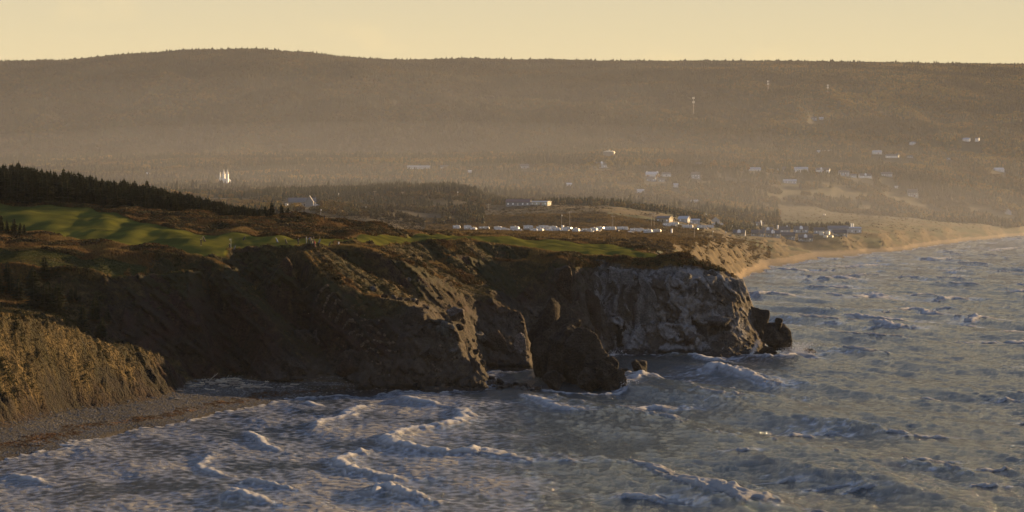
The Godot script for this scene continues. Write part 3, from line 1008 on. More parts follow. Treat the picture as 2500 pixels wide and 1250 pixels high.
func build_sea() -> void:
	survey_breakers()
	var sp := axis([-420.0, 24.0, -60.0, 4.6, 2560.0, 24.0, 3300.0])
	var sd := axis([380.0, 0.75, 640.0, 0.9, 780.0, 1.3, 1000.0, 2.4, 1600.0, 5.0, 2600.0, 11.0, 4700.0])
	var waves := []   # direction, k, amplitude, phase
	var wl := [58.0, 43.0, 33.0, 26.0, 20.0, 15.5, 12.0, 9.3, 7.2, 5.6, 4.3, 3.3, 2.5, 1.9]
	for i in wl.size():
		var a := deg_to_rad(198.0 + rng.randf_range(-1, 1) * (5.0 + (1.5 * i if i < 5 else 3.0 * i)))
		var k: float = TAU / wl[i]
		waves.append([Vector2(cos(a), sin(a)), k, (0.0085 if i < 2 else 0.0098 if i < 6 else 0.0105) * wl[i], rng.randf() * TAU])
	var n := sp.size()
	var v := PackedVector3Array()
	var c := PackedColorArray()
	var keep := PackedByteArray()
	v.resize(n * sd.size())
	c.resize(v.size())
	keep.resize(v.size())
	var foam := PackedFloat32Array()
	foam.resize(v.size())
	var gust := noise("gust", FastNoiseLite.TYPE_SIMPLEX_SMOOTH, 0.011, 3, 71)
	var chop := noise("chop", FastNoiseLite.TYPE_SIMPLEX_SMOOTH, 0.16, 3, 72)
	var patch := noise("patch", FastNoiseLite.TYPE_SIMPLEX_SMOOTH, 0.045, 4, 73)
	var lace := noise("lace", FastNoiseLite.TYPE_SIMPLEX_SMOOTH, 0.5, 3, 74)
	var deep := Color(0.016, 0.024, 0.027)
	var milky := Color(0.52, 0.54, 0.60)
	var olive := Color(0.075, 0.07, 0.022)
	for j in sd.size():
		var d := sd[j]
		var line := []
		for b in breakers:
			if d > b[3].position.y and d < b[3].end.y:
				line.append(b)
		for i in n:
			var x := (sp[i] - 1250.0) / F * d
			var k := j * n + i
			var bed := ground(x, d) if d < 4690.0 else -6.0
			v[k] = Vector3(x, -1.0, -d)
			if bed > 1.6:
				continue
			keep[k] = 1
			var p := sp[i]
			# how rough it is here: calmer inside the bay
			var bay := smoothstep(1500.0, 1150.0, p + 0.55 * (d - 500.0)) * smoothstep(720.0, 690.0, d)
			bay = maxf(bay, smoothstep(-3.4, -0.5, bed) * 0.8)
			var gu := gust.get_noise_2d(x, d)
			var amp := lerpf(1.0 + 0.7 * gu, 0.42, bay)
			var y := 0.0
			var ox := 0.0
			var od := 0.0
			for w in waves:
				var q: Vector2 = w[0]
				var ph: float = w[1] * (q.x * x + q.y * d + 3.0 * gu) + w[3]
				var am: float = w[2] * amp
				y += am * sin(ph)
				var cc := am * cos(ph)
				ox += q.x * cc
				od += q.y * cc
			var ch := chop.get_noise_2d(x * 1.6 + d * 0.3, d * 0.35 - x * 0.1)
			var tiny := lace.get_noise_2d(x * 1.3 + 60.0, d * 0.4)
			y += 0.24 * amp * ch + 0.09 * amp * tiny
			var f := 0.0
			var pt := patch.get_noise_2d(x * 0.7, d * 0.5)
			var lc := lace.get_noise_2d(x * 0.8, d * 0.45)
			var crest := 0.0
			for b in line:
				if x < b[3].position.x or x > b[3].end.x:
					continue
				var best := 1e9
				var side := 0.0
				var pts: PackedVector2Array = b[0]
				var share := 0.0
				for s in pts.size() - 1:
					var e := pts[s + 1] - pts[s]
					var t := clampf((Vector2(x, d) - pts[s]).dot(e) / e.length_squared(), 0.0, 1.0)
					var r := Vector2(x, d) - pts[s] - e * t
					if r.length_squared() < best:
						best = r.length_squared()
						side = e.cross(r)
						share = (s + t) / (pts.size() - 1)
				best = sqrt(best) * (1.0 + 0.35 * pt)
				var wide: float = b[2]
				var end := smoothstep(0.0, 0.18, share) * smoothstep(1.0, 0.75, share)
				var front := wide * (0.75 if side < 0.0 else 1.7)
				var rise: float = b[1] * exp(-best * best / (front * front)) * (0.35 + 0.65 * end) * (1.0 + 0.3 * lc + 0.3 * ch) * 0.72
				crest = maxf(crest, rise)
				f = maxf(f, exp(-pow(best / (wide * (0.7 if side < 0.0 else 1.15)), 2.0)) * (0.4 + 0.75 * end) * (1.0 + 0.8 * lc))
				f = maxf(f, exp(-best / (wide * 4.0)) * (0.62 + 0.5 * pt + 0.8 * lc) * (0.25 if side < 0.0 else 0.9))
			y += crest * 0.95
			# shore wash, foam patches of the bay, spent streaks
			f = maxf(f, smoothstep(-1.5, -0.15, bed + 0.5 * pt) * (0.62 + 0.8 * lc))
			f = maxf(f, bay * (0.33 + 0.42 * pt + 0.42 * lc))
			var open := 0.20 + 0.8 * gu + 0.5 * pt + 0.7 * lc - 0.58
			open += 0.26 * smoothstep(760.0, 640.0, 490.0 + F * EYE / d) + 0.25 * smoothstep(2200.0, 1850.0, p) * smoothstep(900.0, 1100.0, d)
			open += 0.3 * smoothstep(60.0, 0.0, absf(x - 40.0)) * smoothstep(700.0, 760.0, d) * smoothstep(880.0, 850.0, d)
			f = maxf(f, open * 0.8)
			f = maxf(f, smoothstep(0.85, 1.5, y - 0.2 * crest + 0.25 * lc) * 0.75 * (1.0 - bay))
			f = clampf(f, 0.0, 1.0)
			foam[k] = f
			if f > 0.5:
				y += (f - 0.5) * 0.22 * (0.6 + lc)
			v[k] = Vector3(x + ox * 0.85, y * smoothstep(1.8, 0.2, bed) - 0.05, -d + od * -0.85)
			var col := deep.lerp(milky, smoothstep(0.08, 0.6, f) * 0.8)
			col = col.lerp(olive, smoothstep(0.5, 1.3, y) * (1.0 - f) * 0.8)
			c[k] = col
	var water := StandardMaterial3D.new()
	water.vertex_color_use_as_albedo = true
	water.roughness = 0.09
	water.metallic_specular = 0.35
	water.uv1_triplanar = true
	water.uv1_world_triplanar = true
	water.uv1_scale = Vector3(0.14, 0.1, 0.07)
	water.heightmap_enabled = true
	water.heightmap_texture = noise_image(0.02, 6, 75, 0.0, 1.0, 1024)
	water.heightmap_scale = 34.0
	mats["water"] = water
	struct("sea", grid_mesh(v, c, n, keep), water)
	# foam: the same surface, a little proud, only where it is white
	var fv := PackedVector3Array()
	var fc := PackedColorArray()
	var at := PackedInt32Array()
	at.resize(v.size())
	at.fill(-1)
	var ix := PackedInt32Array()
	for j in sd.size() - 1:
		for i in n - 1:
			var k := j * n + i
			var q := [k, k + n, k + n + 1, k + 1]
			var s := foam[k] + foam[k + n] + foam[k + n + 1] + foam[k + 1]
			if s > 2.05:
				for m in q:
					if at[m] < 0:
						at[m] = fv.size()
						fv.append(v[m] + Vector3(0, 0.05 + 0.1 * maxf(0.0, foam[m] - 0.5), 0))
						var w := 0.40 + 0.4 * smoothstep(0.5, 1.0, foam[m])
						fc.append(Color(w, w * 0.985, w * 0.97))
				for m in [0, 1, 2, 0, 2, 3]:
					ix.append(at[q[m]])
	var st := SurfaceTool.new()
	st.begin(Mesh.PRIMITIVE_TRIANGLES)
	st.set_smooth_group(0)
	for m in ix:
		st.set_color(fc[m])
		st.add_vertex(fv[m])
	st.index()
	st.generate_normals()
	var foam_mat := rough_mat("foam", noise_image(0.05, 4, 76, 0.6, 1.1), 0.4, noise_image(0.05, 4, 77, 0.0, 1.0), 14.0, 0.9)
	foam_mat.backlight_enabled = true
	foam_mat.backlight = Color(0.7, 0.7, 0.7)
	var fo := struct("sea_foam", st.commit(), foam_mat)
	fo.set_meta("kind", "stuff")
	# the open sea round about, out of the picture
	var o := Shape.new()
	var dark := Color(0.02, 0.03, 0.034)
	o.quad(Vector3(-1500, -1.6, 3000), Vector3(-1500, -1.6, -385), Vector3(9000, -1.6, -385), Vector3(9000, -1.6, 3000), dark)
	o.quad(Vector3(110, -1.7, -380), Vector3(110, -1.7, -9500), Vector3(9000, -1.7, -9500), Vector3(9000, -1.7, -380), dark)
	struct("open_sea", o.mesh(), water)


func evening_sky() -> PanoramaSkyMaterial:
	var w := 2560
	var h := 1280
	var n := FastNoiseLite.new()
	n.noise_type = FastNoiseLite.TYPE_SIMPLEX_SMOOTH
	n.frequency = 0.012
	n.fractal_octaves = 5
	n.fractal_gain = 0.55
	n.seed = 9
	n.domain_warp_enabled = true
	n.domain_warp_amplitude = 26.0
	n.domain_warp_frequency = 0.01
	var data := PackedFloat32Array()
	data.resize(w * h * 3)
	var low := Color(0.9, 0.715, 0.345)
	var mid := Color(0.44, 0.46, 0.44)
	var blue := Color(0.19, 0.285, 0.47)
	var top := Color(0.14, 0.22, 0.40)
	for j in h:
		var el := (0.5 - (j + 0.5) / h) * 180.0
		var base: Color
		if el < 9.0:
			base = low.lerp(mid, smoothstep(-1.0, 9.5, el))
		elif el < 25.0:
			base = mid.lerp(blue, smoothstep(5.5, 21.0, el))
		else:
			base = blue.lerp(top, smoothstep(25.0, 90.0, el))
		if el < -0.5:
			base = Color(0.09, 0.09, 0.09)
		for i in w:
			var c := base
			if el > -0.5:
				var az := (float(i) / w - 0.5) * 360.0
				var glow := exp(-pow((az - 45.0) / 48.0, 2.0)) * exp(-el / 16.0)
				c = c * (1.0 + 0.45 * glow)
				var stretch := 3.2 if el < 12.0 else 2.0
				var q := n.get_noise_2d(az * 21.0 / stretch + 310.0, el * 21.0 * 1.1)
				var left := 0.30 * smoothstep(-1.0, -9.0, az) * smoothstep(-30.0, -12.0, az)
				var k := smoothstep(0.02, 0.5, q + left - 0.02)
				c = c.lerp(Color(1.06, 0.79, 0.37) if el < 10.0 else Color(0.55, 0.42, 0.32), k * (0.8 if el < 10.0 else 0.35))
			var at := (j * w + i) * 3
			data[at] = c.r
			data[at + 1] = c.g
			data[at + 2] = c.b
	var sky := PanoramaSkyMaterial.new()
	sky.panorama = ImageTexture.create_from_image(Image.create_from_data(w, h, false, Image.FORMAT_RGBF, data.to_byte_array()))
	return sky


# ---- plants ---------------------------------------------------------------
func leafy(key: String, light: float, rough := 0.8) -> StandardMaterial3D:
	var m := flat(key, Color.WHITE, rough, 0.0, true)
	m.metallic_specular = 0.25
	m.backlight_enabled = true
	m.backlight = Color(light, light, light)
	return m


func tuft(blades: int, tall: float, wide: float, spread_: float, lean: float, seed_: int) -> ArrayMesh:
	var r := RandomNumberGenerator.new()
	r.seed = seed_
	var s := Shape.new()
	for k in blades:
		var a := TAU * (k + r.randf()) / blades
		var foot := Vector3(cos(a), 0, sin(a)) * spread_ * r.randf()
		var face := r.randf() * TAU
		var side := Vector3(cos(face), 0, sin(face)) * wide * r.randf_range(0.6, 1.1)
		var top := foot + Vector3(r.randf_range(-0.5, 0.5) * spread_ - lean, tall * r.randf_range(0.6, 1.1), r.randf_range(-0.5, 0.5) * spread_)
		var w := r.randf_range(0.75, 1.2)
		s.tri(foot - side - Vector3(0, 0.05, 0), top, foot + side - Vector3(0, 0.05, 0), Color(w, w, w))
	return s.mesh()


func shrub_clump(seed_: int, leaves: int) -> ArrayMesh:
	var r := RandomNumberGenerator.new()
	r.seed = seed_
	var s := Shape.new()
	for k in leaves:
		var a := r.randf() * TAU
		var z := r.randf()
		var o := Vector3(cos(a) * sqrt(1.0 - z * z), z * 0.95, sin(a) * sqrt(1.0 - z * z)) * r.randf_range(0.6, 1.0)
		var u := Vector3(r.randf_range(-1, 1), r.randf_range(-1, 1), r.randf_range(-1, 1)).normalized() * 0.24
		var w := Vector3(r.randf_range(-1, 1), r.randf_range(-1, 1), r.randf_range(-1, 1)).normalized() * 0.24
		var g := r.randf_range(0.7, 1.25)
		s.tri(o - u, o + w, o + u, Color(g, g, g))
		s.tri(o - w, o + u * 1.2, o + w, Color(g, g, g))
	return s.mesh()


func grow_near() -> void:
	var short_at := []
	var short_tint := []
	var long_at := []
	var long_tint := []
	var shrub_at := []
	var shrub_tint := []
	var mid := noise("mid", 0, 0.06, 3)
	var thick := noise("thick", FastNoiseLite.TYPE_SIMPLEX_SMOOTH, 0.05, 3, 81)
	var hues := [Color(0.095, 0.048, 0.018), Color(0.12, 0.068, 0.022), Color(0.06, 0.05, 0.018), Color(0.05, 0.035, 0.016), Color(0.11, 0.085, 0.03)]
	var tries := 620000
	for q in tries:
		var d := lerpf(560.0, 1250.0, pow(rng.randf(), 1.25))
		var px := rng.randf_range(-90.0, 1790.0)
		var x := (px - 1250.0) / F * d
		var u := at_axis(ax, x)
		var w := at_axis(ad, d)
		var s := steep[int(w.x) * ax.size() + int(u.x)]
		var h := ground(x, d)
		if h < 4.0 or (h < 22.0 and s < 0.2 and px > 450.0):
			continue
		var at := Vector3(x, h, -d)
		var m := mid.get_noise_2d(x, d)
		var g := rng.randf_range(0.8, 1.25)
		if s < 0.42 and h > 22.0 and inside(fairway, x, d):
			if h > 27.0:
				pass   # mown too short to show blades
		elif s < 0.42 and h > 22.0 and inside(lawn, x, d):
			var e := rng.randf_range(0.7, 1.4)
			short_at.append(Transform3D(Basis(Vector3.UP, rng.randf() * TAU).scaled(Vector3(e, e, e)), at))
			short_tint.append(Color(0.052, 0.058, 0.017).lerp(Color(0.085, 0.072, 0.022), clampf(0.25 + 1.8 * m, 0, 1)) * g)
		elif s < 0.5 and h > 22.0:
			var th := thick.get_noise_2d(x, d) + (0.22 if inside(heath, x, d) else 0.0)
			if th > 0.02 and rng.randf() < 0.45:
				var e := rng.randf_range(0.5, 1.0) * (1.0 + 0.9 * th)
				shrub_at.append(Transform3D(Basis(Vector3.UP, rng.randf() * TAU).scaled(Vector3(e, e * 0.95, e)), at))
				var hue: Color = hues[int(clampf((mid.get_noise_2d(x * 2.0, d * 2.0) + 0.5) * 3.2 + rng.randf() * 1.6, 0, 4))]
				shrub_tint.append(hue * g)
			else:
				var e := rng.randf_range(0.6, 1.2)
				long_at.append(Transform3D(Basis(Vector3.UP, rng.randf_range(-0.6, 0.6)).scaled(Vector3(e, e, e)), at))
				long_tint.append(Color(0.15, 0.10, 0.032).lerp(Color(0.12, 0.065, 0.022), clampf(0.5 + 1.4 * m, 0, 1)) * g)
		else:
			var grass := smoothstep(1.15, 0.6, s) * 0.8 + smoothstep(16.0, 29.0, h) * 0.6 * smoothstep(0.3, -0.25, m)
			if d < 664.0 and px < 430.0:
				grass = smoothstep(5.0, 12.0, h + 7.0 * m) * smoothstep(290.0 + 12.0 * h, 230.0 + 12.0 * h, px) * 1.4
			grass *= 1.0 - rock_share(x, d, h) * smoothstep(29.5, 26.0, h)
			if rng.randf() < grass * (0.75 if d < 664.0 and px < 430.0 else 0.5):
				var e := rng.randf_range(0.5, 1.0) * (0.6 if d < 664.0 and px < 430.0 else 0.75)
				if px < 1250.0 and thick.get_noise_2d(x * 2.0, d * 2.0) > 0.18 and h > 8.0:
					shrub_at.append(Transform3D(Basis(Vector3.UP, rng.randf() * TAU).scaled(Vector3(e, e * 0.8, e) * 0.8), at))
					shrub_tint.append(Color(0.035, 0.042, 0.014).lerp(Color(0.06, 0.05, 0.016), rng.randf()) * g)
				else:
					long_at.append(Transform3D(Basis(Vector3.UP, rng.randf_range(-0.8, 0.8)).scaled(Vector3(e, e, e)), at))
					long_tint.append(Color(0.046, 0.031, 0.010).lerp(Color(0.034, 0.029, 0.010), clampf(0.5 + 2.0 * m, 0, 1)) * g)
	# shingle and wrack on the beach
	var peb := Shape.new()
	for k in 6:
		var a := TAU * k / 6.0
		var b := TAU * (k + 1) / 6.0
		peb.tri(Vector3(cos(a), 0, sin(a)), Vector3(0.1, 0.7, 0), Vector3(cos(b), 0, sin(b)))
	var stone_at := []
	var stone_tint := []
	var wrack_at := []
	var wrack_tint := []
	for q in 90000:
		var d := rng.randf_range(505, 706)
		var x := rng.randf_range(-128, -26)
		var h := ground(x, d)
		if h < 0.1 or h > 3.6:
			continue
		var wk := thick.get_noise_2d(x * 2.0, d * 1.5)
		if absf(h - 1.0 - 0.6 * wk) < 0.3 and wk > -0.25 and rng.randf() < 0.75:
			var e := rng.randf_range(0.15, 0.45)
			wrack_at.append(Transform3D(Basis(Vector3.UP, rng.randf() * TAU).scaled(Vector3(e, e * 0.4, e)), Vector3(x, h, -d)))
			wrack_tint.append(Color(0.14, 0.055, 0.012).lerp(Color(0.05, 0.025, 0.01), rng.randf()))
		else:
			var e := 0.05 + 0.22 * pow(rng.randf(), 3.0)
			stone_at.append(Transform3D(Basis(Vector3.UP, rng.randf() * TAU).scaled(Vector3(e * 1.3, e, e)), Vector3(x, h - 0.01, -d)))
			var t := rng.randf_range(0.05, 0.17)
			stone_tint.append(Color(t, t * 0.93, t * 0.85))
	scatter("beach_shingle", peb.mesh(), flat("pebble", Color.WHITE, 0.75, 0.0, true), stone_at, stone_tint)
	scatter("seaweed_wrack", shrub_clump(17, 14), leafy("leaf", 0.45), wrack_at, wrack_tint)
	scatter("lawn_grass", tuft(6, 0.2, 0.11, 0.34, 0.02, 5), leafy("blade", 0.7), short_at, short_tint)
	scatter("rough_grass", tuft(8, 0.75, 0.10, 0.4, 0.16, 6), leafy("blade", 0.7), long_at, long_tint)
	scatter("heath_shrubs", shrub_clump(7, 34), leafy("leaf", 0.45), shrub_at, shrub_tint)
	print("tufts ", short_at.size(), " ", long_at.size(), " shrubs ", shrub_at.size())


func spruce_mesh(seed_: int, lean: float, plump: float) -> Array:   # trunk and crown of a 10 m tree
	var r := RandomNumberGenerator.new()
	r.seed = seed_
	var t := Shape.new()
	var tip := Vector3(lean, 10.0, r.randf_range(-0.3, 0.3))
	t.rod(Vector3(0, -0.4, 0), tip * 0.55, 0.17, 0.09, 6, Color(0.05, 0.04, 0.032))
	t.rod(tip * 0.55, tip * 0.99, 0.09, 0.02, 6, Color(0.05, 0.04, 0.032))
	var s := Shape.new()
	var whorls := 21
	for k in whorls:
		var f := (k + 0.4 * r.randf()) / whorls
		var y := 0.3 + f * 9.3
		var reach := plump * (pow(1.0 - f, 0.55) * 2.4 + 0.28) * r.randf_range(0.6, 1.15)
		if f < 0.12:
			reach *= 0.75
		var n := 9 if f < 0.7 else 6
		for b in n:
			var a := TAU * (b + 0.8 * r.randf()) / n
			var out := Vector3(cos(a), 0, sin(a))
			var rr := reach * r.randf_range(0.55, 1.15)
			var root := tip * (y / 10.0)
			var droop := -0.22 * rr + 0.18
			var mid_ := root + out * rr * 0.6 + Vector3(0, droop * 0.3 + 0.1, 0)
			var end := root + out * rr + Vector3(0, droop + r.randf_range(-0.1, 0.25), 0)
			var side := out.cross(Vector3.UP) * rr * 0.34
			var g := r.randf_range(0.65, 1.3)
			var col := Color(g, g, g)
			s.tri(root, mid_ + side, end, col)
			s.tri(root, end, mid_ - side, col)
			s.tri(mid_ + side * 0.8, mid_ + side * 1.5 + out * 0.25 * rr - Vector3(0, 0.16, 0), end, col)
			s.tri(mid_ - side * 0.8, end, mid_ - side * 1.5 + out * 0.25 * rr - Vector3(0, 0.16, 0), col)
			s.tri(mid_ + side * 0.4 + Vector3(0, 0.16, 0), end, mid_ - side * 0.3 - Vector3(0, 0.30, 0), col)
			if f > 0.2:
				s.tri(root + Vector3(0, 0.35, 0), mid_ + Vector3(0, 0.3, 0), root + out * 0.4 * rr - Vector3(0, 0.25, 0), col)
	for k in 3:
		var a := TAU * k / 3.0
		s.tri(tip * 0.95 + Vector3(cos(a), 0, sin(a)) * 0.16, tip * 1.04, tip * 0.95 - Vector3(cos(a), 0, sin(a)) * 0.16, Color.WHITE)
	return [t.mesh(), s.mesh()]


var spruces := []


func place_spruce(x: float, d: float, tall: float, label: String, group: String, wide := 1.0) -> void:
	var m: Array = spruces[rng.randi() % spruces.size()]
	var o := thing("spruce_tree", label, "tree", Vector3(x, ground(x, d) - 0.1, -d), rng.randf() * TAU, group)
	var k := tall / 10.0
	o.scale = Vector3(k * wide, k, k * wide)
	part("trunk", m[0], flat("bark", Color.WHITE, 0.9, 0.0, true), o)
	part("crown", m[1], leafy_tint("needles%d" % (rng.randi() % 3), [lin(0.026, 0.034, 0.014), lin(0.032, 0.036, 0.013), lin(0.022, 0.028, 0.013)][rng.randi() % 3]), o)


func leafy_tint(key: String, c: Color) -> StandardMaterial3D:
	var m := leafy(key, 0.25)
	m.albedo_color = c
	return m


func curve_at(a: Array, x: float) -> float:
	var i := 0
	while i < a.size() / 2 - 2 and x > a[2 * i + 2]:
		i += 1
	return lerpf(a[2 * i + 1], a[2 * i + 3], clampf((x - a[2 * i]) / (a[2 * i + 2] - a[2 * i]), 0.0, 1.0))


func grow_trees() -> void:
	for k in 9:
		spruces.append(spruce_mesh(100 + k, rng.randf_range(-0.7, 0.3), rng.randf_range(0.85, 1.25)))
	# the forest behind the left fairway
	var tops := [-100, 385, 0, 396, 40, 393, 90, 404, 160, 410, 260, 430, 340, 440, 400, 452, 480, 470, 560, 489, 620, 502, 660, 514, 720, 520]
	for r in 5:
		var px := -80.0 + 7.0 * r
		while px < 655.0 - 20.0 * r:
			var d := 902.0 + r * 17.0 + rng.randf_range(-5, 5) - maxf(0.0, px - 380.0) * 0.06
			var x := (px - 1250.0) / F * d
			var top := EYE - (curve_at(tops, px) + rng.randf_range(-5, 26) + (4 - r) * 6.0 - 490.0) / F * d
			var tall := clampf(top - ground(x, d), 3.4, 15.0)
			place_spruce(x, d, tall, "dark green spruce in the forest edge behind the left fairway", "spruces of the forest behind the fairway", clampf(1.15 * 9.0 / tall, 0.8, 1.3))
			px += rng.randf_range(9.0, 21.0) * (1.0 + 0.1 * r)
	# the wood behind the edge trees, too dense to count
	var fill := []
	var fill_tint := []
	for k in 900:
		var px := rng.randf_range(-90, 640)
		var d := rng.randf_range(908, 1010) - maxf(0.0, px - 380.0) * 0.06
		var x := (px - 1250.0) / F * d
		var top := EYE - (curve_at(tops, px) + rng.randf_range(6, 34) - 490.0) / F * d
		var tall := clampf(top - ground(x, d), 2.5, 13.0)
		fill.append(Transform3D(Basis(Vector3.UP, rng.randf() * TAU).scaled(Vector3(0.95, tall / 10.0, 0.95)), Vector3(x, ground(x, d), -d)))
		fill_tint.append(Color(0.03, 0.034, 0.014) * rng.randf_range(0.7, 1.25))
	scatter("spruce_wood", spruces[2][1], leafy("wood_needles", 0.25), fill, fill_tint)
	var lone := [664, 520, 6.0, 688, 523, 5.2, 702, 521, 4.4, 646, 524, 4.6]
	for k in 4:
		var d := 908.0
		place_spruce((lone[3 * k] - 1250.0) / F * d, d, lone[3 * k + 2] * 0.9, "low wind-clipped spruce at the seaward end of the forest", "low spruces at the forest's seaward end", 1.5)
	for q in [[4, 778, 5.5], [18, 774, 4.2], [34, 776, 4.6], [48, 772, 4.0], [58, 775, 3.4], [-20, 776, 6.0]]:
		place_spruce((q[0] - 1250.0) / F * q[1], q[1], q[2], "dark spruce in the small clump on the fairway's left edge", "spruce clump left of the fairway", 1.2)
	for k in 24:
		var px := rng.randf_range(-80, 255)
		var d := rng.randf_range(672, 692) - absf(px - 60.0) * 0.03
		if k > 19:
			px = [185.0, 235.0, 262.0, 150.0][k - 20]
			d = 684.0
		place_spruce((px - 1250.0) / F * d, d, rng.randf_range(3.5, 7.5) * (0.6 if k > 19 else 1.0), "shaded spruce on the dark slope of the ravine", "spruces on the ravine slope", 1.2)


func cone_tree() -> ArrayMesh:
	var s := Shape.new()
	for k in 3:
		var y := 0.08 + 0.28 * k
		var w := 0.24 - 0.062 * k
		for b in 6:
			var a := TAU * (b + 0.5 * (k % 2)) / 6.0
			var e := a + TAU / 6.0
			var j := 1.0 + 0.25 * sin(b * 2.7 + k)
			s.tri(Vector3(cos(a) * w * j, y, sin(a) * w * j), Vector3(0, minf(1.0, y + 0.46), 0), Vector3(cos(e) * w, y + 0.02, sin(e) * w), Color.WHITE)
	return s.mesh()


func round_tree(seed_: int) -> ArrayMesh:
	var r := RandomNumberGenerator.new()
	r.seed = seed_
	var s := Shape.new()
	for k in 46:
		var a := r.randf() * TAU
		var z := r.randf_range(-0.7, 1.0)
		var o := Vector3(cos(a) * sqrt(1.0 - z * z) * 0.36, 0.6 + z * 0.38, sin(a) * sqrt(1.0 - z * z) * 0.36) * r.randf_range(0.8, 1.05)
		var u := Vector3(r.randf_range(-1, 1), r.randf_range(-1, 1), r.randf_range(-1, 1)).normalized() * 0.2
		var w := Vector3(r.randf_range(-1, 1), r.randf_range(-1, 1), r.randf_range(-1, 1)).normalized() * 0.2
		var g := r.randf_range(0.75, 1.2)
		s.tri(o - u, o + w, o + u, Color(g, g, g))
	s.rod(Vector3(0, -0.03, 0), Vector3(0, 0.5, 0), 0.03, 0.02, 4, Color(0.5, 0.45, 0.4), false)
	return s.mesh()


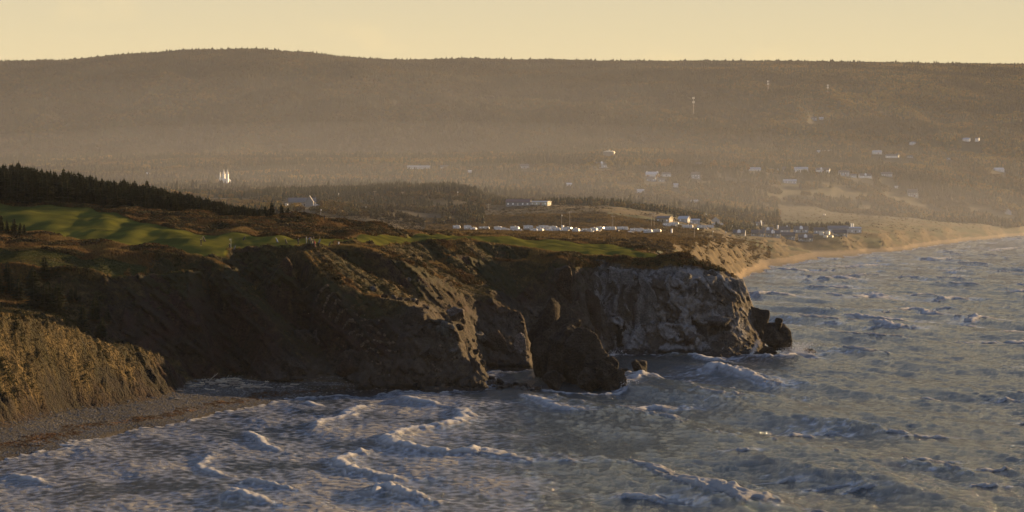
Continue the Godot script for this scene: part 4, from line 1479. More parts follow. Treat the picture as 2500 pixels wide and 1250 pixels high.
func grow_far() -> void:
	var cone_at := []
	var cone_tint := []
	var ball_at := []
	var ball_tint := []
	var low_at := []
	var low_tint := []
	var kind := noise("kind", FastNoiseLite.TYPE_SIMPLEX_SMOOTH, 0.004, 4, 91)
	var gaps := noise("gaps", FastNoiseLite.TYPE_SIMPLEX_SMOOTH, 0.009, 3, 92)
	var gold := [Color(0.12, 0.072, 0.02), Color(0.11, 0.08, 0.024), Color(0.085, 0.05, 0.018), Color(0.07, 0.06, 0.022), Color(0.15, 0.098, 0.025)]
	for q in 250000:
		var d := sqrt(lerpf(1350.0 * 1350.0, 8350.0 * 8350.0, rng.randf()))
		if rng.randf() < 0.16:
			d = rng.randf_range(2000, 4800)
		elif rng.randf() < 0.16:
			d = rng.randf_range(7000, 8350)
		var px := rng.randf_range(-80, 2620)
		var x := (px - 1250.0) / F * d
		var h := far_ground(px, d)
		if h < 9.0:
			continue
		var at := Vector3(x, h - 0.3, -d)
		var k := kind.get_noise_2d(x, d)
		var g := gaps.get_noise_2d(x, d)
		var t := rng.randf_range(0.86, 1.14) * (1.0 + 1.5 * gaps.get_noise_2d(x * 0.4 + 900.0, d * 0.16))
		var turn := rng.randf() * TAU
		var wooded := d > 4500.0
		if d < 4500.0:
			if d < 2150.0 or px > 1900.0 and d < 3900.0 and not (px < 2078.0 and d > 2770.0 and d < 2860.0) or d < 2450.0 and px > 1180.0:
				# shrubs of the links and the slopes behind the caravans
				if d > 1900.0 and px > 1480.0 and rng.randf() < 0.8 or d < 1500.0 and px > 1080.0:
					continue
				if g < 0.05 and px > 1100.0 and d < 1900.0:
					continue
				var e := rng.randf_range(0.8, 1.9)
				low_at.append(Transform3D(Basis(Vector3.UP, turn).scaled(Vector3(e * 1.5, e, e * 1.5)), at))
				low_tint.append(Color(0.085, 0.045, 0.016).lerp(Color(0.05, 0.04, 0.014), rng.randf()) * t)
				continue
			wooded = g > -0.16 and not (d > 3980.0 and d < 4330.0 and px > 1700.0 and px < 2200.0 and g < 0.1)
			if px > 640.0 and px < 1215.0 and d > 2560.0 and d < 2900.0:
				wooded = true
				k = 0.5
			if px > 1885.0 and px < 2078.0 and d > 2770.0 and d < 2860.0:
				wooded = true
				k = 0.4
			elif px > 1885.0 and d < 2900.0:
				continue
			if px > 1330.0 and px < 1890.0 and d > 2440.0 and d < 2640.0:
				wooded = true
				k = 0.15
		if not wooded:
			continue
		var free := false
		for c in clearings:
			if absf(x - c.x * d / c.y) < c.z and d < c.y + 12.0 and d > c.y - 150.0:
				free = true
				break
		if free:
			continue
		var conifer := rng.randf() < clampf(0.45 + 1.6 * k - 0.35 * smoothstep(1500.0, 2200.0, px) * smoothstep(5000.0, 6000.0, d), 0.08, 0.97)
		if conifer:
			var e := rng.randf_range(6.5, 12.5) * (1.0 if rng.randf() < 0.9 else 1.35) if d > 3000.0 else rng.randf_range(5.0, 8.0)
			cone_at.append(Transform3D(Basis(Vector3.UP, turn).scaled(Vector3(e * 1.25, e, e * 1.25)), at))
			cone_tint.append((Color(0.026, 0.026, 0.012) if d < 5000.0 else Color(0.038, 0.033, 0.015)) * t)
		else:
			var e := rng.randf_range(6.0, 10.0) if d > 3000.0 else rng.randf_range(4.0, 6.5)
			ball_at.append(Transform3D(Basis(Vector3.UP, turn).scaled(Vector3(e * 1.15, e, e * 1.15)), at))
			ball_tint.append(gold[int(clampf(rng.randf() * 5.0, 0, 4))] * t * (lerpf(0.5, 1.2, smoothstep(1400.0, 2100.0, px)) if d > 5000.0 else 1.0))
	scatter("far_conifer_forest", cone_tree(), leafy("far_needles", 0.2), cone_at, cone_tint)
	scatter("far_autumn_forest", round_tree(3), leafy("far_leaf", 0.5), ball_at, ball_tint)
	var dune_at := []
	var dune_tint := []
	var dn := noise("dn", FastNoiseLite.TYPE_SIMPLEX_SMOOTH, 0.02, 3, 95)
	for q in 90000:
		var d := rng.randf_range(1295, 2250)
		var px := rng.randf_range(1040, 1880)
		var x := (px - 1250.0) / F * d
		var h := far_ground(px, d)
		if h < 3.5:
			continue
		var v := dn.get_noise_2d(x, d)
		if absf(far_ground(px + 6.0, d) - h) > 0.55:
			continue
		var e := rng.randf_range(0.8, 1.7)
		if v > 0.22 and rng.randf() < 0.3 or px > 1480.0 and px < 1640.0 and d > 1300.0 and d < 1480.0 and rng.randf() < 0.5:
			low_at.append(Transform3D(Basis(Vector3.UP, rng.randf() * TAU).scaled(Vector3(e, e * 0.8, e)), Vector3(x, h - 0.1, -d)))
			low_tint.append(Color(0.06, 0.038, 0.016).lerp(Color(0.035, 0.03, 0.013), rng.randf()) * rng.randf_range(0.7, 1.3))
		elif not (d < 1400.0 and v < -0.05):
			dune_at.append(Transform3D(Basis(Vector3.UP, rng.randf_range(-1, 1)).scaled(Vector3(e * 1.2, e, e * 1.2)), Vector3(x, h - 0.05, -d)))
			dune_tint.append(Color(0.14, 0.088, 0.034).lerp(Color(0.10, 0.07, 0.025), rng.randf()) * rng.randf_range(0.8, 1.2))
	scatter("dune_grass", tuft(8, 0.75, 0.14, 0.5, 0.16, 16), leafy("blade", 0.7), dune_at, dune_tint)
	scatter("links_shrubs", shrub_clump(9, 16), leafy("leaf", 0.45), low_at, low_tint)
	print("far ", cone_at.size(), " ", ball_at.size(), " ", low_at.size())


# ---- rocks ----------------------------------------------------------------
var spheres := {}


func sphere(level: int) -> Array:   # unit directions and triangles of a finely divided icosahedron
	if spheres.has(level):
		return spheres[level]
	var t := (1.0 + sqrt(5.0)) / 2.0
	var v := PackedVector3Array()
	for p in [Vector3(-1, t, 0), Vector3(1, t, 0), Vector3(-1, -t, 0), Vector3(1, -t, 0), Vector3(0, -1, t), Vector3(0, 1, t), Vector3(0, -1, -t), Vector3(0, 1, -t), Vector3(t, 0, -1), Vector3(t, 0, 1), Vector3(-t, 0, -1), Vector3(-t, 0, 1)]:
		v.append(p.normalized())
	var f := PackedInt32Array([0, 11, 5, 0, 5, 1, 0, 1, 7, 0, 7, 10, 0, 10, 11, 1, 5, 9, 5, 11, 4, 11, 10, 2, 10, 7, 6, 7, 1, 8, 3, 9, 4, 3, 4, 2, 3, 2, 6, 3, 6, 8, 3, 8, 9, 4, 9, 5, 2, 4, 11, 6, 2, 10, 8, 6, 7, 9, 8, 1])
	for k in level:
		var seen := {}
		var g := PackedInt32Array()
		for q in range(0, f.size(), 3):
			var m := []
			for e in 3:
				var a := f[q + e]
				var b := f[q + (e + 1) % 3]
				var key := Vector2i(mini(a, b), maxi(a, b))
				if not seen.has(key):
					seen[key] = v.size()
					v.append((v[a] + v[b]).normalized())
				m.append(seen[key])
			for z in [f[q], m[0], m[2], f[q + 1], m[1], m[0], f[q + 2], m[2], m[1], m[0], m[1], m[2]]:
				g.append(z)
		f = g
	spheres[level] = [v, f]
	return spheres[level]


# a rock: the meeting of tilted joint planes, its edges worn, with strata and cracks
func rock_into(s: Shape, centre: Vector3, half: Vector3, turn: Basis, seed_: int, level: int, tint: Color, stain: Color, wear := 30.0, lumpy := 1.0) -> void:
	var r := RandomNumberGenerator.new()
	r.seed = seed_
	var planes := []
	for k in 17:
		var n := Vector3(r.randf_range(-1, 1), r.randf_range(-1, 1), r.randf_range(-1, 1)).normalized()
		planes.append([n, r.randf_range(0.64, 1.0)])
	for n in [Vector3.UP, Vector3.RIGHT, Vector3.LEFT, Vector3.BACK, Vector3.FORWARD]:
		planes.append([(n + Vector3(r.randf_range(-0.3, 0.3), r.randf_range(-0.3, 0.3), r.randf_range(-0.3, 0.3))).normalized(), r.randf_range(0.78, 0.95)])
	var rough := noise("rock_rough", FastNoiseLite.TYPE_SIMPLEX_SMOOTH, 0.32, 4, 201)
	var crack: FastNoiseLite = noises.get("rock_crack")
	if crack == null:
		crack = FastNoiseLite.new()
		crack.noise_type = FastNoiseLite.TYPE_CELLULAR
		crack.frequency = 0.30
		crack.cellular_return_type = FastNoiseLite.RETURN_DISTANCE2_SUB
		noises["rock_crack"] = crack
	var dirs: PackedVector3Array = sphere(level)[0]
	var tris: PackedInt32Array = sphere(level)[1]
	var base := s.v.size()
	var big := minf(half.x, minf(half.y, half.z))
	var strata := Vector3(r.randf_range(-0.5, 0.5), 1, r.randf_range(-0.4, 0.4)).normalized()
	for d in dirs:
		var sum := 0.0
		for q in planes:
			var c: float = d.dot(q[0])
			if c > 0.05:
				sum += pow(c / q[1], wear)
		var p := turn * (d * pow(maxf(sum, 1e-6), -1.0 / wear) * half)
		var w := p + centre
		var fit := clampf(big / 3.0, 0.15, 1.0)
		var nn := rough.get_noise_3dv(w / fit * 0.8)
		var ck := crack.get_noise_3dv(w / fit + Vector3(nn, nn, nn) * 2.5)
		var along := w.dot(strata) * 2.2 / fit + nn * 1.6
		var step_ := absf(fposmod(along, 1.0) - 0.5) * 2.0
		var out := (turn * d).normalized()
		p += out * fit * lumpy * (0.55 * nn + 0.62 * ck + 0.2 * step_)
		s.v.append(centre + p)
		s.n.append(out)
		var mix_ := clampf(0.5 + 1.5 * rough.get_noise_3dv(w * 0.45 + Vector3(50, 0, 0)) + 0.5 * nn, 0.0, 1.0)
		var c2 := tint.lerp(stain, mix_) * (1.0 + 0.45 * nn)
		s.c.append(Color(maxf(c2.r, 0.01), maxf(c2.g, 0.01), maxf(c2.b, 0.01)))
	for q in range(0, tris.size(), 3):
		s.ix.append(base + tris[q])
		s.ix.append(base + tris[q + 2])
		s.ix.append(base + tris[q + 1])
	# smooth normals from the faces
	for k in range(base, s.v.size()):
		s.n[k] = Vector3.ZERO
	for q in range(s.ix.size() - tris.size(), s.ix.size(), 3):
		var a := s.ix[q]
		var b := s.ix[q + 1]
		var c := s.ix[q + 2]
		var f := (s.v[c] - s.v[a]).cross(s.v[b] - s.v[a])
		s.n[a] += f
		s.n[b] += f
		s.n[c] += f
	for k in range(base, s.v.size()):
		s.n[k] = s.n[k].normalized()


const BROWN := Color(0.085, 0.066, 0.05)
const DARK := Color(0.04, 0.032, 0.025)
const WHITE_ROCK := Color(0.30, 0.28, 0.265)
const GREY := Color(0.17, 0.16, 0.15)
const RUST := Color(0.085, 0.055, 0.038)


func rock(called: String, label: String, px: float, py: float, d: float, half: Vector3, roll: float, seed_: int, level: int, tint: Color, stain: Color, group := "", wear := 30.0) -> void:
	var s := Shape.new()
	rock_into(s, Vector3.ZERO, half, Basis(Vector3.BACK, deg_to_rad(roll)) * Basis(Vector3.UP, seed_ * 1.3), seed_, level, tint, stain, wear)
	var o := MeshInstance3D.new()
	o.name = numbered(called)
	o.mesh = s.mesh()
	o.material_override = mats["stone"]
	o.position = P(px, py, d)
	if called != "sea_rock":   # set into the face that stands there
		var at := site(px, py, d, 16.0 if d > 840.0 else 34.0)
		o.position = P(px, py, -at.z + half.z * (0.6 if d > 840.0 else 0.3))
	add_child(o)
	tag(o, label, "rock", group)


func build_rocks() -> void:
	rough_mat("stone", noise_image(0.03, 5, 211, 0.45, 1.15), 0.085, noise_image(0.025, 5, 212, 0.0, 1.0, 512, FastNoiseLite.TYPE_SIMPLEX_SMOOTH, true), 75.0, 0.9)
	# the great stack that runs out into the surf
	var s := Shape.new()
	var o := P(1400, 920, 738)
	for q in [[1330, 820, 760, Vector3(4.4, 11.4, 5.5), 8, 1], [1356, 845, 750, Vector3(5.4, 10.3, 6), 18, 2], [1385, 860, 742, Vector3(6.2, 9.6, 6), 14, 3], [1425, 868, 735, Vector3(5.6, 8.6, 6), 18, 4], [1462, 908, 726, Vector3(5.6, 6.6, 5.5), 24, 5], [1494, 930, 719, Vector3(3.3, 5.0, 4.6), 6, 6], [1440, 930, 722, Vector3(5.2, 4.2, 4.0), 3, 8]]:
		rock_into(s, P(q[0], q[1], q[2]) - o, q[3], Basis(Vector3.BACK, deg_to_rad(-q[4])) * Basis(Vector3.UP, 0.6 * q[5]), 300 + q[5], 5, BROWN, DARK, 34.0, 1.3)
	var st := MeshInstance3D.new()
	st.name = "sea_stack"
	st.mesh = s.mesh()
	st.material_override = mats["stone"]
	st.position = o
	add_child(st)
	tag(st, "huge dark brown rock ridge sloping down into the surf before the cove", "rock")
	rock("sea_rock", "squat dark block at the left foot of the big rock ridge", 1352, 928, 716, Vector3(3.4, 2.7, 3), 4, 310, 4, DARK, BROWN)
	# tip of the headland
	rock("headland_rock", "tall brown tower of rock on the headland's seaward corner", 1846, 806, 877, Vector3(4.3, 8.4, 4.6), -10, 321, 4, BROWN, DARK)
	rock("sea_rock", "great tilted dark block at the very tip of the headland", 1902, 824, 872, Vector3(5.0, 6.4, 4.4), 38, 322, 5, DARK, BROWN)
	rock("sea_rock", "small knob perched on the tilted block at the headland's tip", 1902, 786, 871, Vector3(1.7, 1.9, 1.8), 30, 326, 3, DARK, BROWN)
	rock("sea_rock", "low dark rock between the tilted block and the waterfall of spray", 1878, 858, 869, Vector3(3.8, 2.0, 3), -8, 323, 4, DARK, BROWN)
	rock("sea_rock", "half-drowned rock in white water just off the headland's tip", 1978, 857, 876, Vector3(2.5, 0.9, 1.8), -12, 324, 3, DARK, BROWN)
	rock("sea_rock", "dark domed rock standing alone in the sea beside the big ridge", 1562, 896, 777, Vector3(3.9, 2.4, 3), -8, 325, 4, DARK, BROWN)
	rock("sea_rock", "small dark rock left of the lone domed rock", 1524, 905, 777, Vector3(1.4, 0.9, 1.4), 0, 327, 3, DARK, BROWN)
	# pale slabs of the headland face
	var slabs := [
		[1474, 702, 877, 2.4, 5.2, -6, "leftmost pale slab high on the headland face"], [1500, 690, 877, 2.2, 5.6, 8, "pale slab with a pointed top beside the leftmost one on the headland"],
		[1488, 752, 874, 1.3, 4.6, 4, "white-streaked rib low under the leftmost slabs of the headland"], [1505, 757, 873, 1.2, 4.2, -5, "narrow white rib beside the streaked rib of the headland"],
		[1530, 700, 876, 1.5, 5.6, 4, "narrow dark-edged slab left of the great triangular slab"], [1580, 728, 873, 4.1, 7.6, 10, "great triangular pale slab in the middle of the headland face"],
		[1546, 680, 878, 1.5, 2.8, 0, "small pale knob on the shoulder of the great triangular slab"],
		[1637, 656, 882, 1.9, 1.6, 0, "small pale boulder just under the headland's grassy brow"], [1632, 704, 876, 1.9, 5.0, -4, "left of the twin pale pillars under the headland's brow"],
		[1659, 702, 876, 2.5, 5.4, -8, "right of the twin pale pillars under the headland's brow"], [1690, 708, 877, 1.5, 4.2, -4, "slim pale pillar right of the twin pillars"],
		[1730, 690, 881, 2.6, 2.6, 0, "mottled grey block high on the right of the headland"], [1762, 692, 882, 1.8, 2.5, 12, "pale wedge near the headland's upper right edge"], [1806, 716, 883, 2.3, 5.0, 8, "rounded pale buttress on the headland's right edge"],
		[1612, 814, 866, 3.0, 8.6, -38, "long leaning slab from the water's edge up the headland"], [1735, 840, 868, 9.0, 3.3, 3, "broad grey shelf at the foot of the headland"], [1690, 836, 866, 4.5, 3.6, -20, "banded grey block at the foot of the headland, left of the broad shelf"],
		[1720, 782, 871, 8.2, 2.6, -8, "grey ledge across the middle of the headland face"], [1780, 770, 874, 2.6, 4.4, 6, "grey block at the right end of the middle ledge"], [1625, 852, 864, 1.6, 1.2, 0, "small pale block at the foot of the leaning slab"], [1790, 838, 871, 2.8, 3.6, 5, "grey corner block at the headland's foot by the brown tower"],
	]
	for k in slabs.size():
		var q: Array = slabs[k]
		rock("gypsum_slab", q[6], q[0], q[1], q[2] - 0.5, Vector3(q[3] * 1.15, q[4] * 1.06, 3.1), q[5], 340 + k, 4, WHITE_ROCK if k < 14 else GREY * 1.2, GREY if k < 14 else RUST * 1.3, "pale slabs of the headland", 26.0)
	# brown walls between the inlet and the headland
	rock("cliff_rock", "blocky brown tower of rock under the far fairway's edge", 1372, 704, 867, Vector3(5.0, 8.0, 4), 4, 371, 5, BROWN * 1.2, RUST)
	rock("cliff_rock", "tall brown pillar left of the pale headland", 1440, 782, 862, Vector3(3.4, 10.6, 4), 4, 372, 5, BROWN, RUST)
	rock("cliff_rock", "broad brown buttress rising behind the big rock ridge", 1395, 806, 862, Vector3(6.0, 9.0, 4), 12, 373, 5, BROWN, DARK)
	rock("cliff_rock", "dark rounded rock at the water between pillar and headland", 1513, 822, 866, Vector3(3.9, 5.8, 3.6), -8, 374, 4, BROWN, DARK)
	# cove
	rock("cove_rock", "pinkish white pillar of rock standing at the back of the cove", 1268, 858, 782, Vector3(2.7, 5.3, 3), -12, 381, 4, Color(0.27, 0.215, 0.18), GREY)
	rock("cove_rock", "brown mass of rock left of the pinkish pillar in the cove", 1206, 850, 786, Vector3(5.2, 5.4, 4), 14, 382, 4, BROWN, RUST)
	rock("cove_rock", "low brown slab on the floor of the cove", 1196, 888, 780, Vector3(4.2, 1.7, 3), -6, 383, 4, RUST, BROWN)
	rock("cove_rock", "dark rounded rock between the cove and the big ridge", 1318, 893, 775, Vector3(3.3, 3.2, 3), 0, 384, 4, BROWN, DARK)
	rock("cliff_rock", "pale streak of broken rock on the wall above the cove", 1168, 820, 783, Vector3(3.2, 1.6, 2.2), -42, 385, 4, GREY, RUST)
	# rocks of the long spur
	rock("spur_rock", "large cracked outcrop high on the long spur", 1010, 792, 698, Vector3(5.0, 5.6, 4), -14, 391, 5, BROWN * 1.15, DARK)
	rock("spur_rock", "grey-green cracked block on the nose of the long spur", 1086, 812, 700, Vector3(2.7, 3.6, 2.8), 10, 392, 4, Color(0.10, 0.096, 0.08), GREY)
	rock("spur_rock", "pale overhanging ledge at the top of the spur's nose", 1112, 768, 704, Vector3(3.2, 2.3, 2.6), -14, 393, 4, Color(0.16, 0.12, 0.10), GREY)
	rock("spur_rock", "upright orange-lit pinnacle below the spur's nose", 1126, 862, 702, Vector3(1.7, 3.9, 2.0), -4, 394, 4, RUST, BROWN)
	rock("spur_rock", "crumbling rock at the foot of the spur above the boulders", 1152, 896, 701, Vector3(2.1, 2.4, 2), 10, 395, 4, BROWN, RUST)
	rock("spur_rock", "stony ledge in the scree left of the spur's nose", 1050, 868, 697, Vector3(3.4, 2.2, 2.4), -30, 396, 4, BROWN, RUST)
	# beach and gullies
	rock("beach_rock", "large split brown rock at the back of the beach", 718, 908, 690, Vector3(4.4, 4.2, 3.6), -4, 401, 5, BROWN * 1.2, DARK)
	rock("beach_rock", "rounded brown bluff of rock right of the split beach rock", 864, 892, 698, Vector3(5.6, 4.8, 3.6), 4, 402, 5, BROWN, RUST)
	rock("beach_rock", "pale reddish slab leaning above the beach", 776, 832, 701, Vector3(2.0, 3.4, 2.2), -10, 403, 4, Color(0.13, 0.10, 0.085), RUST)
	rock("beach_rock", "layered dark rock behind the pale leaning slab", 742, 830, 703, Vector3(3.8, 2.8, 2.6), -16, 404, 4, BROWN, DARK)
	# boulders along the water
	var kinds := []
	for k in 10:
		var b := Shape.new()
		rock_into(b, Vector3.ZERO, Vector3(1.0, 0.75, 0.9), Basis(Vector3.UP, k), 500 + k, 3, [BROWN, GREY, RUST, BROWN, DARK][k % 5], [DARK, RUST, BROWN, GREY, BROWN][k % 5], 10.0)
		kinds.append(b.mesh())
	for k in 150:
		var px := rng.randf_range(880, 1330)
		var py := rng.randf_range(-14, 8) + curve_at([880, 946, 1000, 944, 1100, 942, 1180, 938, 1240, 944, 1330, 950], px)
		if k > 60:
			px = rng.randf_range(980, 1320)
			py = curve_at([980, 930, 1100, 925, 1180, 920, 1230, 940, 1320, 948], px) + rng.randf_range(-26, 16) * (1.0 if px < 1190.0 else 0.4)
		var d := F * (EYE - 0.4) / (py - 490.0)
		d = clampf(d, 694.0, 760.0)
		var x := (px - 1250.0) / F * d
		var e := 0.35 + 1.25 * pow(rng.randf(), 2.2)
		var o2 := MeshInstance3D.new()
		o2.name = numbered("boulder")
		o2.mesh = kinds[rng.randi() % 10]
		o2.material_override = mats["stone"]
		o2.position = Vector3(x, maxf(ground(x, d), -0.4) + e * 0.2, -d)
		o2.rotation = Vector3(rng.randf_range(-0.4, 0.4), rng.randf() * TAU, rng.randf_range(-0.4, 0.4))
		o2.scale = Vector3.ONE * e
		add_child(o2)
		tag(o2, "weathered boulder in the jumble at the water's edge below the long spur", "boulder", "boulders along the foot of the cliffs")
	# scree of pale stones on the slopes
	var where := []
	var tint := []
	for k in 2600:
		var t := rng.randf()
		var px := lerpf(790, 990, t) + rng.randfn(0.0, 26.0)
		var d := 700.0 + rng.randf_range(-3, 6)
		if k % 3 == 0:
			px = rng.randf_range(980, 1110) + rng.randfn(0.0, 8.0)
			t = rng.randf_range(0.75, 1.0)
		var want := 46.0 - (lerpf(752, 930, t) + rng.randfn(0.0, 12.0) - 490.0) / F * d
		# find where the slope has that height
		var x := 0.0
		for z in 26:
			d = 694.0 + z * 1.6
			x = (px - 1250.0) / F * d
			if ground(x, d) > want:
				break
		var e := 0.16 + 0.6 * pow(rng.randf(), 3.0)
		where.append(Transform3D(Basis.from_euler(Vector3(rng.randf() * 6, rng.randf() * 6, rng.randf() * 6)).scaled(Vector3(e, e, e)), Vector3(x, ground(x, d) + 0.03, -d)))
		tint.append([Color(2.2, 2.1, 2.0), Color(1.3, 1.2, 1.1), Color(3.0, 2.9, 2.8)][rng.randi() % 3])
	scatter("pale_scree", kinds[0], mats["stone"], where, tint)


# ---- houses, caravans and other things of the far shore --------------------
# where the ground, seen along this column, shows at that height of the survey; searched near d0
var clearings := PackedVector3Array()   # x, d, half width of ground kept free of trees


func site(px: float, py: float, d0: float, reach := 260.0) -> Vector3:
	var best := 1e9
	var at := Vector3.ZERO
	var d := maxf(1295.0, d0 - reach) if d0 > 1300.0 else d0 - reach
	var step := reach / 60.0
	while d < d0 + reach:
		var x := (px - 1250.0) / F * d
		var h := ground(x, d)
		var e := absf(490.0 + (EYE - h) / d * F - py) + absf(d - d0) * 0.006
		if e < best:
			best = e
			at = Vector3(x, h, -d)
		d += step
	return at


func box_part(called: String, parent: Node, lo: Vector3, hi: Vector3, mat: Material) -> MeshInstance3D:
	var s := Shape.new()
	s.box(lo, hi)
	return part(called, s.mesh(), mat, parent)


# gabled house: ridge along x, front faces +z
func house(called: String, label: String, at: Vector3, w: float, dep: float, h: float, rise: float, turn: float, wall: Color, roof: Color, storeys := 1, opt := {}) -> Node3D:
	clearings.append(Vector3(at.x, -at.z, w * 0.6 + 4.0))
	var o := thing(called, label, opt.get("category", "house"), at, deg_to_rad(turn), opt.get("group", "houses on the slope above the shore"))
	var wm := flat("wall %s" % wall, wall.linear_to_srgb(), 0.8)
	var rm := flat("roof %s" % roof, roof.linear_to_srgb(), 0.55)
	var glass := flat("dark glass", lin(0.03, 0.035, 0.04), 0.12)
	var trim := flat("white trim", lin(0.7, 0.69, 0.66), 0.6)
	var a := w / 2.0
	var b := dep / 2.0
	var s := Shape.new()
	var ends := [Vector3(-a, 0, 0), Vector3(a, 0, 0)]
	s.quad(Vector3(-a, -2.5, b), Vector3(-a, h, b), Vector3(a, h, b), Vector3(a, -2.5, b))
	s.quad(Vector3(a, -2.5, -b), Vector3(a, h, -b), Vector3(-a, h, -b), Vector3(-a, -2.5, -b))
	s.quad(Vector3(a, -2.5, b), Vector3(a, h, b), Vector3(a, h, -b), Vector3(a, -2.5, -b))
	s.quad(Vector3(-a, -2.5, -b), Vector3(-a, h, -b), Vector3(-a, h, b), Vector3(-a, -2.5, b))
	s.tri(Vector3(a, h, b), Vector3(a, h + rise, 0), Vector3(a, h, -b))
	s.tri(Vector3(-a, h, -b), Vector3(-a, h + rise, 0), Vector3(-a, h, b))
	part("wall", s.mesh(), wm, o)
	var r := Shape.new()
	var e := 0.4
	var t := 0.22
	for k in [1.0, -1.0]:
		var p0 := Vector3(-a - e, h + rise + t, 0)
		var p1 := Vector3(a + e, h + rise + t, 0)
		var drop := rise * (b + e) / b
		var p2 := Vector3(a + e, h + rise - drop + t, k * (b + e))
		var p3 := Vector3(-a - e, h + rise - drop + t, k * (b + e))
		var dn := Vector3(0, -t, 0)
		if k > 0:
			r.quad(p3, p0, p1, p2)
			r.quad(p3 + dn, p3, p2, p2 + dn)
			r.quad(p2 + dn, p2, p1, p1 + dn)
			r.quad(p0 + dn, p0, p3, p3 + dn)
			r.quad(p2 + dn, p1 + dn, p0 + dn, p3 + dn)
		else:
			r.quad(p2, p1, p0, p3)
			r.quad(p2 + dn, p2, p3, p3 + dn)
			r.quad(p1 + dn, p1, p2, p2 + dn)
			r.quad(p3 + dn, p3, p0, p0 + dn)
			r.quad(p3 + dn, p0 + dn, p1 + dn, p2 + dn)
	var rf := part("roof", r.mesh(), rm, o)
	if opt.get("chimney", false):
		for k in ([-0.42, 0.42] if opt.get("two", false) else [0.25]):
			box_part("chimney", rf, Vector3(a * 2.0 * k - 0.45, h + rise - 0.8, -0.4), Vector3(a * 2.0 * k + 0.45, h + rise + 1.3, 0.4), trim)
	var n := maxi(2, int(w / 3.4))
	for f in storeys:
		var y := 0.9 + f * 2.7
		for k in n:
			var x := -a + w * (k + 0.5) / n
			if f == 0 and k == n / 2:
				box_part("door", o, Vector3(x - 0.5, 0.0, b), Vector3(x + 0.5, 2.1, b + 0.08), flat("door %s" % (n % 3), [lin(0.05, 0.04, 0.035), lin(0.25, 0.05, 0.04), lin(0.6, 0.58, 0.55)][n % 3], 0.6))
			else:
				var f2 := box_part("window", o, Vector3(x - 0.62, y - 0.1, b), Vector3(x + 0.62, y + 1.3, b + 0.06), trim)
				box_part("pane", f2, Vector3(x - 0.5, y, b + 0.05), Vector3(x + 0.5, y + 1.2, b + 0.09), glass)
	if h > 2.2:
		for z in [-0.45, 0.45]:
			box_part("window", o, Vector3(a, 1.0, z * dep * 0.5 - 0.5), Vector3(a + 0.07, 2.1, z * dep * 0.5 + 0.5), glass)
	if opt.get("porch", false):
		box_part("porch_roof", o, Vector3(-a, h * 0.78, b + 0.1), Vector3(a, h * 0.78 + 0.2, b + 2.2), rm)
		for k in 5:
			var x := -a + 0.15 + (w - 0.3) * k / 4.0
			box_part("post", o, Vector3(x - 0.1, -1.0, b + 1.9), Vector3(x + 0.1, h * 0.78, b + 2.1), trim)
	if opt.get("dormer", false):
		var q := Shape.new()
		q.box(Vector3(-1.4, h, 0.2), Vector3(1.4, h + rise * 0.75, b + 0.1))
		q.tri(Vector3(-1.4, h + rise * 0.75, b + 0.1), Vector3(0, h + rise * 1.25, b + 0.1), Vector3(1.4, h + rise * 0.75, b + 0.1))
		q.quad(Vector3(-1.4, h + rise * 0.75, b + 0.1), Vector3(-1.4, h + rise * 0.75, 0.0), Vector3(0, h + rise * 1.25, 0.0), Vector3(0, h + rise * 1.25, b + 0.1))
		q.quad(Vector3(0, h + rise * 1.25, b + 0.1), Vector3(0, h + rise * 1.25, 0.0), Vector3(1.4, h + rise * 0.75, 0.0), Vector3(1.4, h + rise * 0.75, b + 0.1))
		part("dormer", q.mesh(), trim, o)
	return o


